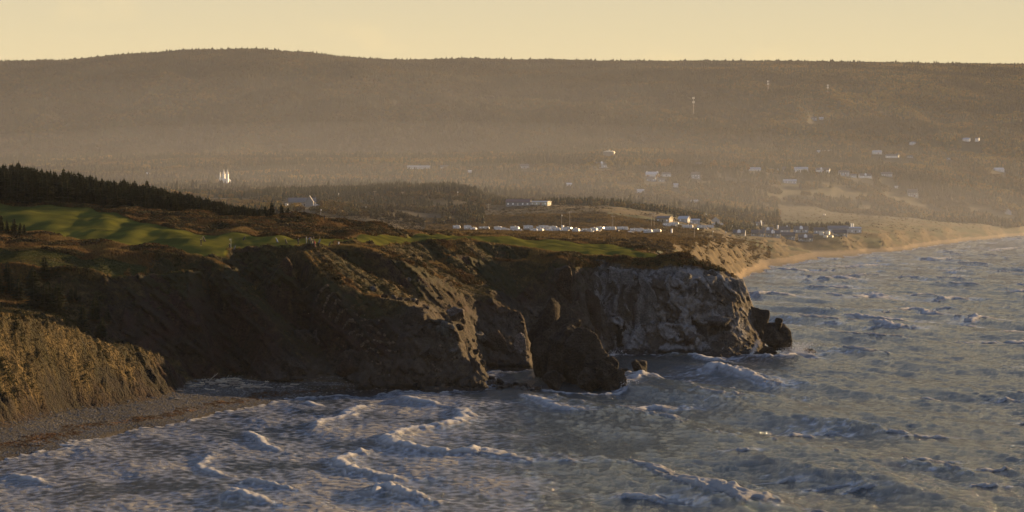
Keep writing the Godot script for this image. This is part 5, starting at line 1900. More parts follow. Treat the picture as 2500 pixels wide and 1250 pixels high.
func caravan(label: String, at: Vector3, length: float, turn: float, kind: int) -> void:
	var o := thing("caravan", label, "caravan", at, deg_to_rad(turn), "caravans parked in the seaside campground")
	var white := flat("caravan white", lin(0.58, 0.57, 0.56), 0.35)
	var cream := flat("caravan cream", lin(0.48, 0.45, 0.40), 0.4)
	var glass := flat("dark glass", lin(0.03, 0.035, 0.04), 0.12)
	var a := length / 2.0
	var h: float = [2.9, 3.3, 2.6][kind]
	var s := Shape.new()
	# side outline with a raked, rounded front end
	var side := PackedVector2Array([Vector2(-a, 0.55), Vector2(-a, h - 0.25), Vector2(-a + 0.25, h), Vector2(a - 0.9, h), Vector2(a - 0.35, h - 0.3), Vector2(a - 0.05, h - 0.95), Vector2(a, 1.2), Vector2(a - 0.1, 0.55)])
	if kind == 1:   # a fifth wheel: raised nose over the hitch
		side = PackedVector2Array([Vector2(-a, 0.6), Vector2(-a, h - 0.2), Vector2(-a + 0.2, h), Vector2(a - 0.8, h), Vector2(a - 0.15, h - 0.4), Vector2(a, h - 1.2), Vector2(a - 0.1, 1.7), Vector2(a - 1.9, 1.55), Vector2(a - 2.1, 0.6)])
	var m := side.size()
	for k in m:
		var p := side[k]
		var q := side[(k + 1) % m]
		s.quad(Vector3(p.x, p.y, 1.2), Vector3(p.x, p.y, -1.2), Vector3(q.x, q.y, -1.2), Vector3(q.x, q.y, 1.2))
	var t := Geometry2D.triangulate_polygon(side)
	for k in range(0, t.size(), 3):
		var p := side[t[k]]
		var q := side[t[k + 1]]
		var r := side[t[k + 2]]
		if (q - p).cross(r - p) > 0:
			var x := q
			q = r
			r = x
		s.tri(Vector3(p.x, p.y, 1.2), Vector3(q.x, q.y, 1.2), Vector3(r.x, r.y, 1.2))
		s.tri(Vector3(p.x, p.y, -1.2), Vector3(r.x, r.y, -1.2), Vector3(q.x, q.y, -1.2))
	part("body", s.mesh(), white if kind != 2 else cream, o)
	box_part("stripe", o, Vector3(-a + 0.1, 1.15, 1.2), Vector3(a - 2.2, 1.4, 1.225), flat("stripe%d" % kind, [lin(0.12, 0.14, 0.2), lin(0.2, 0.12, 0.08), lin(0.25, 0.22, 0.18)][kind], 0.5))
	var n := maxi(2, int(length / 2.6))
	for k in n:
		var x := -a + 0.9 + (length - 3.0) * k / n
		box_part("window", o, Vector3(x, 1.65, 1.2), Vector3(x + 0.9, 2.2, 1.23), glass)
	box_part("door", o, Vector3(a - 2.9, 0.65, 1.2), Vector3(a - 2.25, 2.35, 1.24), cream)
	box_part("window", o, Vector3(-a - 0.03, 1.6, -0.6), Vector3(-a, 2.2, 0.6), glass)
	if kind != 1:
		box_part("window", o, Vector3(a - 0.12, 1.35, -0.45), Vector3(a + 0.02, 1.85, 0.45), glass)
	box_part("air_conditioner", o, Vector3(-0.5, h, -0.35), Vector3(0.4, h + 0.32, 0.35), cream)
	for z in [1.05, -1.05]:
		for x in [-0.45, 0.45]:
			var wl := Shape.new()
			wl.rod(Vector3(x - 0.3, 0.34, z - 0.12), Vector3(x - 0.3, 0.34, z + 0.12), 0.36, 0.36, 10)
			part("wheel", wl.mesh(), flat("tyre", lin(0.02, 0.02, 0.02), 0.9), o)
	box_part("chassis", o, Vector3(-a + 0.3, -0.9, -0.9), Vector3(a - 2.2, 0.55, 0.9), flat("shadow steel", lin(0.05, 0.05, 0.05), 0.7))


func pole(label: String, px: float, top: float, foot: float, d: float, arms := 0) -> void:
	var at := site(px, foot, d, 120.0)
	var tall := maxf(5.0, (foot - top) / F * -at.z)
	var o := thing("utility_pole", label, "pole", at, 0.0, "utility poles across the valley")
	var wood := flat("pole wood", lin(0.30, 0.25, 0.2), 0.8)
	var s := Shape.new()
	s.rod(Vector3(0, -0.5, 0), Vector3(0, tall, 0), 0.2, 0.14, 8)
	part("shaft", s.mesh(), wood, o)
	for k in arms:
		var c := Shape.new()
		c.box(Vector3(-1.3, tall - 0.7 - 1.1 * k, -0.09), Vector3(1.3, tall - 0.5 - 1.1 * k, 0.09))
		var arm := part("crossarm", c.mesh(), wood, o)
		for x in [-1.15, -0.4, 0.4, 1.15]:
			var i := Shape.new()
			i.rod(Vector3(x, tall - 0.5 - 1.1 * k, 0), Vector3(x, tall - 0.25 - 1.1 * k, 0), 0.07, 0.05, 6)
			part("insulator", i.mesh(), flat("white trim", Color.WHITE), arm)
	if arms == 0:
		var c := Shape.new()
		c.rod(Vector3(0.3, tall - 1.6, 0), Vector3(0.3, tall - 0.7, 0), 0.25, 0.25, 8)
		part("transformer", c.mesh(), flat("pale metal", lin(0.5, 0.5, 0.48), 0.4, 0.4), o)


func church() -> void:
	var at := site(546, 455, 3800, 200.0)
	clearings.append(Vector3(at.x, -at.z, 12))
	var o := thing("church", "white church with two capped towers and a slender spire far in the valley", "church", at, deg_to_rad(-12))
	var white := flat("church white", lin(0.8, 0.78, 0.74), 0.5)
	var tin := flat("church roof", lin(0.45, 0.44, 0.44), 0.4)
	var glass := flat("dark glass", Color.WHITE)
	box_part("nave", o, Vector3(-5.5, -3, -16), Vector3(5.5, 8, 1), white)
	var r := Shape.new()
	r.quad(Vector3(-5.9, 7.6, 1.2), Vector3(0, 12, 1.2), Vector3(0, 12, -16.4), Vector3(-5.9, 7.6, -16.4))
	r.quad(Vector3(5.9, 7.6, -16.4), Vector3(0, 12, -16.4), Vector3(0, 12, 1.2), Vector3(5.9, 7.6, 1.2))
	r.tri(Vector3(-5.9, 7.6, 1.2), Vector3(0, 12, 1.2), Vector3(5.9, 7.6, 1.2))
	part("roof", r.mesh(), tin, o)
	for x in [0.4, 5.2]:
		var t := Shape.new()
		t.box(Vector3(x - 1.5, -3, -1.0), Vector3(x + 1.5, 16, 2.0))
		t.box(Vector3(x - 1.75, 15.4, -1.25), Vector3(x + 1.75, 16.2, 2.25))
		var tw := part("tower", t.mesh(), white, o)
		var c := Shape.new()
		var y0 := 16.2
		for q in [[1.35, 1.35, 1.2], [1.35, 1.5, 0.5], [1.5, 0.75, 1.6], [0.75, 0.4, 1.3], [0.4, 0.03, 2.2]]:
			c.rod(Vector3(x, y0, 0.5), Vector3(x, y0 + q[2], 0.5), q[0], q[1], 10)
			y0 += q[2]
		part("cap", c.mesh(), white, tw)
		for y in [4.5, 9.0, 12.6]:
			box_part("louvre", tw, Vector3(x - 0.5, y, 2.0), Vector3(x + 0.5, y + 1.9, 2.06), glass)
	var sp := Shape.new()
	sp.box(Vector3(-5.6, -3, 0.5), Vector3(-2.8, 8.2, 3.3))
	sp.rod(Vector3(-4.2, 8.2, 1.9), Vector3(-4.2, 19.5, 1.9), 1.7, 0.05, 8)
	part("spire", sp.mesh(), white, o)


func water_tank() -> void:
	var at := site(1487, 388, 4300, 300.0)
	var k := -at.z / 4300.0
	clearings.append(Vector3(at.x, -at.z, 9))
	var o := thing("water_tank", "round dark water tank with a pale domed roof above the yellow trees", "water tank", at)
	var s := Shape.new()
	s.rod(Vector3(0, -4, 0), Vector3(0, 10.5 * k, 0), 9.0 * k, 9.0 * k, 28)
	part("drum", s.mesh(), flat("tank side", lin(0.16, 0.16, 0.165), 0.5, 0.2), o)
	var t := Shape.new()
	for q in [[9.3, 6.5, 0.9], [6.5, 3.0, 0.8], [3.0, 0.8, 0.3], [0.8, 0.6, 1.1]]:
		var y: float = 10.5 * k + [0.0, 0.9, 1.7, 2.0][[9.3, 6.5, 3.0, 0.8].find(q[0])]
		t.rod(Vector3(0, y, 0), Vector3(0, y + q[2], 0), q[0] * k, q[1] * k, 28)
	part("roof", t.mesh(), flat("tank roof", lin(0.6, 0.6, 0.6), 0.35, 0.2), o)


func mast(label: String, px: float, top: float, foot: float, d: float) -> void:
	var at := site(px, foot, d, 300.0)
	var tall := (foot - top) / F * -at.z
	var o := thing("radio_mast", label, "radio mast", at)
	var steel := flat("mast steel", lin(0.4, 0.38, 0.36), 0.5, 0.3)
	var s := Shape.new()
	for k in 3:
		var a := TAU * k / 3.0
		s.rod(Vector3(cos(a), 0, sin(a)) * 1.0 - Vector3(0, 1, 0), Vector3(cos(a) * 0.5, tall, sin(a) * 0.5), 0.16, 0.12, 5)
		for j in 12:
			var b := TAU * (k + 1) / 3.0
			s.rod(Vector3(cos(a), 0, sin(a)) * lerpf(1.0, 0.5, j / 12.0) + Vector3(0, tall * j / 12.0, 0), Vector3(cos(b), 0, sin(b)) * lerpf(1.0, 0.5, (j + 1) / 12.0) + Vector3(0, tall * (j + 1) / 12.0, 0), 0.07, 0.07, 4)
	part("lattice", s.mesh(), steel, o)
	for y in [0.72, 0.93]:
		for k in 3:
			var a := TAU * k / 3.0 + 0.4
			box_part("antenna", o, Vector3(cos(a) * 1.9 - 0.35, tall * y - 2.0, sin(a) * 1.9 - 0.35), Vector3(cos(a) * 1.9 + 0.35, tall * y + 2.0, sin(a) * 1.9 + 0.35), flat("white trim", Color.WHITE))


func build_village() -> void:
	church()
	water_tank()
	mast("tall lattice mast with white antennas on the middle of the wooded hill", 1693, 236, 285, 5900)
	mast("smaller mast with white antennas high on the right-hand hill", 2021, 207, 232, 6900)
	mast("thin mast on the hill between the two masts with antennas", 1875, 198, 228, 6900)
	var w := Color(0.74, 0.73, 0.71)
	var grey := Color(0.36, 0.37, 0.39)
	var slate := Color(0.05, 0.05, 0.055)
	var tinr := Color(0.5, 0.5, 0.5)
	var bl := Color(0.16, 0.24, 0.36)
	# px, py, d, width, height, rise, turn, wall, roof, storeys, label, opt
	var list := [
		[1592, 432, 4050, 17, 3.4, 3.6, -8, w, tinr, 1, "long white house with bright roof and a chimney at each end", {"chimney": true, "two": true}],
		[1626, 431, 4060, 12, 3.2, 2.4, 10, w, slate, 1, "low white house right of the one with two chimneys", {}],
		[1590, 442, 3960, 12, 3.2, 2.8, -14, bl, slate, 1, "blue house below the white one with two chimneys", {}],
		[1614, 443, 3950, 8, 2.8, 1.6, 8, grey, slate, 1, "small grey shed beside the blue house", {}],
		[1650, 456, 3880, 6, 2.8, 1.8, 0, w, grey, 1, "tiny white cabin alone below the big yellow trees", {}],
		[1698, 436, 4000, 12, 5.8, 3.6, 4, grey, slate, 2, "grey two-storey house right of the yellow poplars", {}],
		[1708, 406, 4300, 10, 3.6, 4.2, -24, w, slate, 1, "white house with a steep front gable at the edge of the field", {}],
		[1741, 414, 4250, 5, 3.0, 2.4, -24, w, slate, 1, "little sunlit gable left of the orange trees", {}],
		[1757, 415, 4260, 4, 2.4, 1.2, -24, w, slate, 1, "tiny sunlit shed beside the little gable", {}],
		[1786, 415, 4270, 8, 2.8, 1.6, 5, grey, slate, 1, "faint grey cottage under the orange trees", {}],
		[1843, 417, 4250, 17, 3.2, 2.0, 6, w, grey, 1, "long white bungalow, first in the row along the field's top", {}],
		[1892, 416, 4250, 15, 3.0, 2.0, 6, w, slate, 1, "low white house just left of the brightest gable", {}],
		[1915, 416, 4250, 6, 3.6, 4.4, -24, w, slate, 1, "narrow house whose sunlit gable shines brightest in the row", {}],
		[1956, 419, 4230, 21, 5.8, 2.4, -3, w, grey, 2, "large white two-storey house in the row above the field", {}],
		[2004, 418, 4240, 15, 3.6, 3.2, 3, w, slate, 1, "white house with a side wing and lit end wall in the row", {"dormer": true}],
		[2022, 417, 4240, 5, 5.6, 3.4, -24, w, slate, 2, "tall narrow lit gable beside the winged house", {}],
		[2060, 419, 4235, 16, 5.4, 3.0, 5, grey, slate, 2, "grey two-storey house right of the winged house", {}],
		[2084, 420, 4230, 9, 3.4, 2.0, -6, w, slate, 1, "pale garage beside the grey two-storey house", {}],
		[2112, 420, 4230, 19, 3.4, 3.0, 7, w, slate, 1, "white farmhouse with a lit dormer at the row's right", {"dormer": true}],
		[2165, 413, 4300, 17, 3.6, 2.6, -8, grey, slate, 1, "dim grey house at the far right end of the row", {}],
		[1928, 445, 3950, 19, 3.2, 2.4, 2, Color(0.42, 0.43, 0.46), grey, 1, "grey-blue bungalow below the row of houses", {}],
		[2010, 369, 5050, 22, 3.0, 1.6, -4, grey, tinr, 1, "long low grey barn above the upper field", {}],
		[2141, 376, 4950, 16, 4.0, 2.4, 4, w, grey, 1, "white house at the end of the farm track", {}],
		[2176, 385, 4850, 19, 3.4, 2.4, 2, w, slate, 1, "white bungalow below the farm track", {}],
		[2191, 384, 4850, 5, 4.0, 3.6, -24, w, slate, 1, "sunlit gable at the right end of the bungalow", {}],
		[2222, 384, 4870, 8, 2.8, 1.8, 30, grey, slate, 1, "small dark shed right of the sunlit gable", {}],
		[2228, 353, 5200, 9, 3.0, 1.6, 40, w, grey, 1, "small white house among orange trees on the upper slope", {}],
		[2360, 345, 5300, 13, 4.0, 2.2, -24, w, bl, 1, "white house with lit side wall highest on the right slope", {}],
		[2386, 345, 5300, 7, 5.2, 1.8, -24, w, slate, 2, "sunlit square house right of the highest house", {}],
		[2316, 378, 4980, 5, 2.6, 1.4, 20, bl, slate, 1, "tiny blue roofed shed on the right slope", {}],
		[2438, 407, 4850, 18, 3.2, 3.0, 16, w, tinr, 1, "white house with pale hipped roof at the far right", {}],
		[2228, 459, 4150, 15, 7.0, 4.4, 2, grey, slate, 2, "tall grey house alone in the dark field on the right", {"porch": true}],
		[2188, 453, 4200, 5, 2.2, 1.0, 0, grey, grey, 1, "tiny grey shed left of the tall grey house", {}],
		[2461, 476, 4180, 11, 3.4, 5.0, 88, grey, slate, 1, "steep gabled grey cottage at the far right of the valley", {}],
		[1985, 292, 6000, 14, 3.2, 2.0, 5, bl, slate, 1, "faint blue-grey house high on the wooded hill", {}],
		[2005, 292, 6000, 9, 3.0, 2.0, 0, grey, tinr, 1, "faint pale barn beside the house high on the hill", {}],
		[1564, 471, 3600, 9, 2.8, 1.6, -6, w, tinr, 1, "small white building alone in the valley bottom", {}],
		[1388, 455, 3800, 8, 2.8, 1.6, 4, grey, tinr, 1, "faint grey building below the water tank's trees", {}],
		[1280, 411, 4280, 13, 3.4, 2.8, 6, Color(0.3, 0.34, 0.4), slate, 1, "blue-grey house half hidden in the valley woods", {}],
		[1085, 413, 4280, 12, 3.4, 2.2, 0, grey, slate, 1, "faint house in the woods left of the blue-grey one", {}],
		[1022, 414, 4300, 34, 4.6, 1.0, 2, Color(0.45, 0.45, 0.44), tinr, 1, "long pale flat-roofed building in the valley woods", {"category": "building"}],
		[1147, 421, 4230, 5, 2.2, 1.0, 0, w, w, 1, "tiny white roof in the valley woods", {}],
		[1468, 409, 4180, 18, 4.4, 3.6, 14, Color(0.5, 0.52, 0.54), slate, 1, "pale house in the golden trees below the water tank", {"dormer": true}],
		[361, 428, 4200, 4, 2.6, 1.4, -24, w, w, 1, "tiny bright cabin above the spruce forest", {}],
		[1695, 494, 3500, 9, 2.2, 0.8, 0, grey, grey, 1, "faint low roof in the misty valley floor", {}],
	]
	for q in list:
		house("house", q[10], site(q[0], q[1], q[2]), q[3], minf(9.0, q[3] * 0.75 + 1.5), q[4], q[5], q[6], q[7], q[8], q[9], q[11])
	# the clubhouse on its lawn and what stands by it
	house("clubhouse", "large pale clubhouse with a tall front gable and a veranda of posts", site(738, 501, 2330, 60), 22, 11, 3.6, 3.4, 3, Color(0.34, 0.33, 0.32), Color(0.10, 0.095, 0.09), 1, {"category": "clubhouse", "group": "", "porch": true})
	house("gable_pavilion", "steep pointed gable standing at the clubhouse's right end", site(756, 501, 2322, 50), 7, 6, 3.8, 4.6, 90, Color(0.26, 0.25, 0.24), Color(0.2, 0.19, 0.19), 1, {"category": "pavilion", "group": ""})
	caravan("pale camper left of the clubhouse", site(671, 503, 2335, 50), 8.0, 4, 0)
	caravan("white camper between the pale camper and the clubhouse", site(690, 502, 2325, 50), 8.4, -5, 2)
	house("long_shed", "long grey shed with dark red roof beside the sunlit low building", site(1266, 501, 2330, 70), 20, 9, 3.0, 2.2, -8, Color(0.2, 0.2, 0.21), Color(0.10, 0.045, 0.04), 1, {"category": "shed", "group": ""})
	house("low_building", "flat sunlit building on the ridge above the caravans", site(1320, 501, 2335, 70), 15.5, 8, 3.0, 0.5, -24, Color(0.5, 0.47, 0.38), tinr, 1, {"category": "building", "group": ""})
	house("lodge", "brown-roofed house with a row of sunlit windows above the caravans", site(1622, 543, 2280, 80), 11, 8, 3.2, 1.6, -24, Color(0.34, 0.28, 0.2), Color(0.12, 0.09, 0.07), 1, {"group": ""})
	house("house", "small house with a lit porch right of the brown-roofed one", site(1670, 542, 2300, 80), 8, 6, 2.6, 2.0, -24, Color(0.4, 0.38, 0.35), grey, 1, {})
	house("barn", "plain white barn above the campground field", site(1694, 542, 2330, 80), 9, 6, 2.8, 1.0, 2, grey, grey, 1, {"category": "barn", "group": ""})
	house("house", "pale gabled house just behind the right-hand caravans", site(1747, 548, 2700, 100), 7, 7, 3.6, 2.6, 86, Color(0.5, 0.48, 0.46), grey, 1, {})
	house("house", "dim brown cabin at the right end of the campground", site(1852, 552, 2730, 80), 9, 6, 2.6, 1.2, 4, Color(0.2, 0.17, 0.14), slate, 1, {})
	# cottages along the top of the bank
	var cot := [
		[1804, 577, 28, "dark-roofed cottage alone at the left end of the seaside cottages"], [1849, 577, 29, "second seaside cottage from the left, by the white post"], [1886, 578, 34, "third seaside cottage, with two small dormers behind"],
		[1924, 578, 32, "fourth seaside cottage, in the middle of the row"], [1966, 577, 34, "fifth seaside cottage, before the widest roof"], [2050, 576, 32, "seaside cottage right of the sunlit decks"],
		[1875, 570, 26, "back-row cottage showing its gable between the second and third"], [1915, 568, 26, "back-row cottage with a white chimney"], [1955, 567, 34, "widest back-row cottage in the middle"], [2000, 570, 26, "dark back-row cottage behind the sunlit decks"],
	]
	for k in cot.size():
		var q: Array = cot[k]
		var at := site(q[0], q[1], (2510 if k < 5 else 2600) if k < 6 else 2640, 60)
		house("cottage", q[3], at, q[2] / F * -at.z, 8, 2.9, 2.7, -4 + 3 * (k % 3), Color(0.40, 0.41, 0.43), Color(0.045, 0.045, 0.05), 1, {"category": "cottage", "group": "seaside cottages on the bank", "porch": k < 6, "dormer": k % 2 == 0, "chimney": k == 7})
	house("hall", "long low hall with grey roof at the right end of the cottages", site(2046, 566, 2740, 60), 19, 9, 3.0, 2.6, -6, grey, Color(0.12, 0.12, 0.13), 1, {"category": "hall", "group": ""})
	house("barn", "pale shed with a stepped roof at the end of the bank", site(2086, 568, 2730, 60), 11, 8, 4.2, 1.0, 12, Color(0.5, 0.49, 0.48), grey, 1, {"category": "barn", "group": ""})
	var deck_label := ["left sunlit deck wall among the cottages", "right sunlit deck wall among the cottages", "lower left sunlit deck front", "lower right sunlit deck front"]
	var deck_at := [2006.0, 574.0, 2021.0, 571.0, 2016.0, 579.0, 2029.0, 578.5]
	for k in 4:
		var at := site(deck_at[2 * k], deck_at[2 * k + 1], 2590, 40)
		var o := thing("deck", deck_label[k], "deck", at, deg_to_rad(-24), "sunlit decks of the cottages")
		box_part("platform", o, Vector3(-1.7, -1.5, -1.6), Vector3(1.7, 1.3 if k > 1 else 2.6, 1.6), flat("deck", lin(0.72, 0.68, 0.58), 0.6))
		for x in [-1.6, -0.5, 0.6, 1.6]:
			box_part("post", o, Vector3(x - 0.06, 1.3 if k > 1 else 2.6, 1.5), Vector3(x + 0.06, 2.2 if k > 1 else 3.5, 1.6), flat("white trim", Color.WHITE))
	# caravans: px, foot, width, turn, kind
	var cv := [[1115, 560, 18, 8], [1142, 562, 18, -10], [1156, 566, 15, 60], [1182, 562, 26, 10], [1216, 563, 19, 40], [1222, 567, 27, -6], [1236, 568, 18, 2], [1257, 563, 22, 36], [1262, 569, 26, 4], [1290, 562, 23, -8], [1303, 568, 18, 12], [1318, 562, 18, 16], [1319, 568, 15, 46], [1328, 562, 25, -3],
		[1341, 568, 17, 44], [1350, 562, 20, 20], [1360, 566, 15, 12], [1386, 566, 21, 30], [1406, 567, 18, 34], [1432, 567, 24, 8], [1450, 566, 17, 48], [1466, 565, 18, 34], [1489, 563, 30, 14], [1520, 563, 28, 6], [1549, 562, 22, -4], [1564, 565, 16, 10], [1582, 563, 21, 24], [1604, 563, 20, 26], [1628, 554, 20, 2], [1646, 553, 22, 18],
		[1679, 558, 26, 20], [1713, 558, 24, 4], [1734, 558, 18, -8], [1752, 555, 28, 4], [1771, 558, 15, 56], [1783, 557, 12, 74], [1800, 556, 24, 14], [1807, 561, 13, 66], [1820, 557, 14, 72], [1830, 556, 12, 60]]
	var says := ["first caravan at the left end of the campground row", "second caravan in the row, nose lifted", "caravan catching full sun near the row's left end", "tall white caravan left of the gap in the row", "caravan with sunlit slide-out, left part of the row", "long caravan in front of the sunlit slide-out", "short caravan half behind bushes, left part of the row", "caravan with lit rounded nose behind the bushes", "long caravan standing among the bushes", "white caravan with dark side windows behind the bushes",
		"small caravan before the white one with dark windows", "fifth-wheel caravan with arched nose, left of centre", "small caravan with lit end wall, left one of a pair", "long pale caravan behind the pair with lit ends", "small caravan with lit end wall, right one of the pair", "fifth-wheel caravan right of the lit pair", "short caravan just left of the white booth", "white caravan with lit end just right of the white booth", "second caravan with lit end right of the white booth", "third caravan right of the white booth, low and long",
		"stubby caravan with pinkish end left of the long ones", "caravan with lit end before the two longest", "longest caravan, its lit end to the right", "long grey-sided caravan right of the longest one", "plain caravan in the right half of the row", "short caravan partly hidden by the plain one", "caravan with bright lit end, second last of the lower row", "caravan with bright lit end, last of the lower row", "left caravan of the upper pair on the green", "right caravan of the upper pair, sunlit nose",
		"caravan before the yellow field, lit end to the right", "white motorhome right of the yellow field", "small caravan between motorhome and big white one", "big white caravan with dark windows at the right group", "caravan with bright lit end in the right group", "tall lit caravan end in the right group", "grey caravan behind the brightest ends", "small lit caravan at the front of the right group", "narrow lit caravan in the right group", "last caravan at the right end of the campground"]
	for k in cv.size():
		var q: Array = cv[k]
		var at := site(q[0], q[1], 1970 if q[0] < 1615 else 2180 if q[0] < 1665 else 2320 if q[0] < 1745 else 2640, 130)
		var length := clampf(q[2] / F * -at.z, 4.6, 10.0)
		caravan(says[k], at, length, -q[3] * 0.7 if q[3] < 30 else -24.0, [0, 1, 0, 2, 0, 1, 0, 0][k % 8])
	var cars := [[1166, 565, "dark car between the first caravans"], [1205, 566, "red car beside the sunlit slide-out caravan"], [1274, 567, "grey car among the bushes by the caravans"], [1371, 567, "black car left of the white booth"], [1420, 567, "blue car between two caravans right of the booth"], [1458, 567, "silver car beside the stubby caravan"], [1508, 566, "dark pickup-like car by the longest caravan"], [1538, 566, "white car between the long caravans"], [1595, 566, "red car before the last caravan of the lower row"], [1698, 561, "grey car by the caravans at the yellow field"], [1725, 561, "dark car behind the white motorhome"], [773, 503, "white car at the right end of the clubhouse"], [1793, 560, "silver car before the right group of caravans"]]
	var hues := [Color(0.03, 0.03, 0.035), Color(0.2, 0.03, 0.025), Color(0.2, 0.2, 0.21), Color(0.02, 0.02, 0.02), Color(0.05, 0.09, 0.2), Color(0.4, 0.4, 0.41)]
	for k in cars.size():
		var q: Array = cars[k]
		car(q[2], site(q[0], q[1], 2320 if q[0] < 800 else 1955 if q[0] < 1615 else 2320 if q[0] < 1745 else 2600, 90), [10.0, -30.0, 80.0, -10.0][k % 4], Color(0.6, 0.6, 0.6) if q[2].begins_with("white") else hues[k % 6])
	# small white things among them
	var bits := [[1374, 566, 1.3, 4.2, "white toilet booth standing in the caravan row", "booth"], [1446, 570, 1.6, 1.6, "small white box on the grass before the caravans", "box"], [1640, 566, 1.0, 3.0, "white upright sign board below the upper caravans", "sign"], [1819, 577, 0.7, 4.8, "tall white post beside the leftmost cottage", "post"], [1858, 553, 1.2, 6.0, "sunlit white tower board at the campground's right end", "sign"], [1899, 556, 1.2, 3.6, "small white figure-like marker on the green", "marker"], [2078, 552, 1.0, 6.0, "white frame like a goal at the end of the tree belt", "frame"], [2083, 552, 1.0, 6.0, "second white upright of the frame by the tree belt", "frame"], [2013, 525, 2.4, 1.2, "tiny white shelter on the far links", "shelter"]]
	for q in bits:
		var at := site(q[0], q[1], 1950 if q[0] < 1700 else 2640 if q[0] < 2090 and q[0] != 2013 else 3600, 160)
		var o := thing(q[5] if q[5] != "frame" else "white_frame", q[4], q[5], at, deg_to_rad(-24))
		box_part("panel", o, Vector3(-q[2] / 2, -0.3, -q[2] / 2), Vector3(q[2] / 2, q[3], q[2] / 2), flat("white trim", Color.WHITE))
		box_part("cap", o, Vector3(-q[2] * 0.6, q[3], -q[2] * 0.6), Vector3(q[2] * 0.6, q[3] + 0.15, q[2] * 0.6), flat("pale metal", Color.WHITE))
	var sh := thing("picnic_shelter", "open shelter with a flat roof and lit posts behind the upper caravans", "shelter", site(1659, 552, 2120, 80), deg_to_rad(20))
	box_part("roof", sh, Vector3(-3, 2.8, -2), Vector3(3, 3.1, 2), flat("deck", Color.WHITE))
	for q in [[-2.8, -1.8], [2.8, -1.8], [-2.8, 1.8], [2.8, 1.8]]:
		box_part("post", sh, Vector3(q[0] - 0.15, -0.5, q[1] - 0.15), Vector3(q[0] + 0.15, 2.8, q[1] + 0.15), flat("deck", Color.WHITE))
	# poles
	var pl := [[826, 470, 496, 2450, 0, "pole with a pale transformer left of the wooded hill's front"], [915, 466, 488, 2500, 1, "second pole before the wooded hill"], [983, 468, 487, 2500, 1, "third pole before the wooded hill"], [1117, 466, 491, 2500, 0, "pale pole before the dark end of the wooded hill"], [783, 509, 527, 2250, 0, "pole standing below the clubhouse lawn"], [893, 503, 518, 2200, 0, "pole in the misty shrubs below the wooded hill"], [1005, 500, 513, 2250, 0, "pole above the yellow strip of shrubs"], [1193, 497, 514, 2250, 1, "pole left of the long grey shed"],
		[1371, 522, 556, 1990, 0, "tall pole rising just behind the white booth"], [1391, 516, 556, 1990, 1, "tall pole right of the white booth"], [1496, 524, 555, 2000, 1, "pole behind the longest caravan"], [1590, 520, 552, 2080, 2, "left pole of the double pole with crossbars"], [1597, 520, 552, 2080, 2, "right pole of the double pole with crossbars"], [1695, 540, 580, 1950, 0, "pole on the open grass before the right caravans"], [1740, 555, 577, 2000, 0, "short pole on the grass right of the open field"], [1771, 560, 577, 2100, 0, "short pole by the gravel circle"], [1723, 515, 537, 2420, 0, "pole before the dark tree belt"], [1853, 513, 552, 2330, 2, "utility pole with crossarms behind the lit white tower"], [1869, 519, 550, 2380, 1, "pole right of the one with crossarms"], [1888, 519, 553, 2400, 1, "last pole before the dark tree belt on the right"]]
	for q in pl:
		pole(q[5], q[0], q[1], q[2], q[3], q[4])


func car(label: String, at: Vector3, turn: float, hue: Color) -> void:
	var o := thing("parked_car", label, "car", at, deg_to_rad(turn), "cars parked among the caravans")
	var side := PackedVector2Array([Vector2(-2.2, 0.35), Vector2(-2.25, 0.9), Vector2(-1.7, 0.98), Vector2(-1.15, 1.5), Vector2(0.6, 1.52), Vector2(1.3, 1.0), Vector2(2.15, 0.85), Vector2(2.25, 0.4)])
	var s := Shape.new()
	var m := side.size()
	for k in m:
		var p := side[k]
		var q := side[(k + 1) % m]
		s.quad(Vector3(p.x, p.y, 0.88), Vector3(p.x, p.y, -0.88), Vector3(q.x, q.y, -0.88), Vector3(q.x, q.y, 0.88))
	for z in [0.88, -0.88]:
		for k in range(1, m - 1):
			var a := Vector3(side[0].x, side[0].y, z)
			var b := Vector3(side[k].x, side[k].y, z)
			var c := Vector3(side[k + 1].x, side[k + 1].y, z)
			if z > 0:
				s.tri(a, b, c)
			else:
				s.tri(a, c, b)
	part("body", s.mesh(), flat("car %s" % hue, hue.linear_to_srgb(), 0.25, 0.1), o)
	for z in [0.88, -0.9]:
		box_part("window", o, Vector3(-1.05, 1.02, z), Vector3(0.7, 1.4, z + 0.02), flat("dark glass", Color.WHITE))
		for x in [-1.4, 1.4]:
			var w := Shape.new()
			w.rod(Vector3(x, 0.32, z - 0.1), Vector3(x, 0.32, z + 0.1), 0.33, 0.33, 10)
			part("wheel", w.mesh(), flat("tyre", Color.WHITE), o)


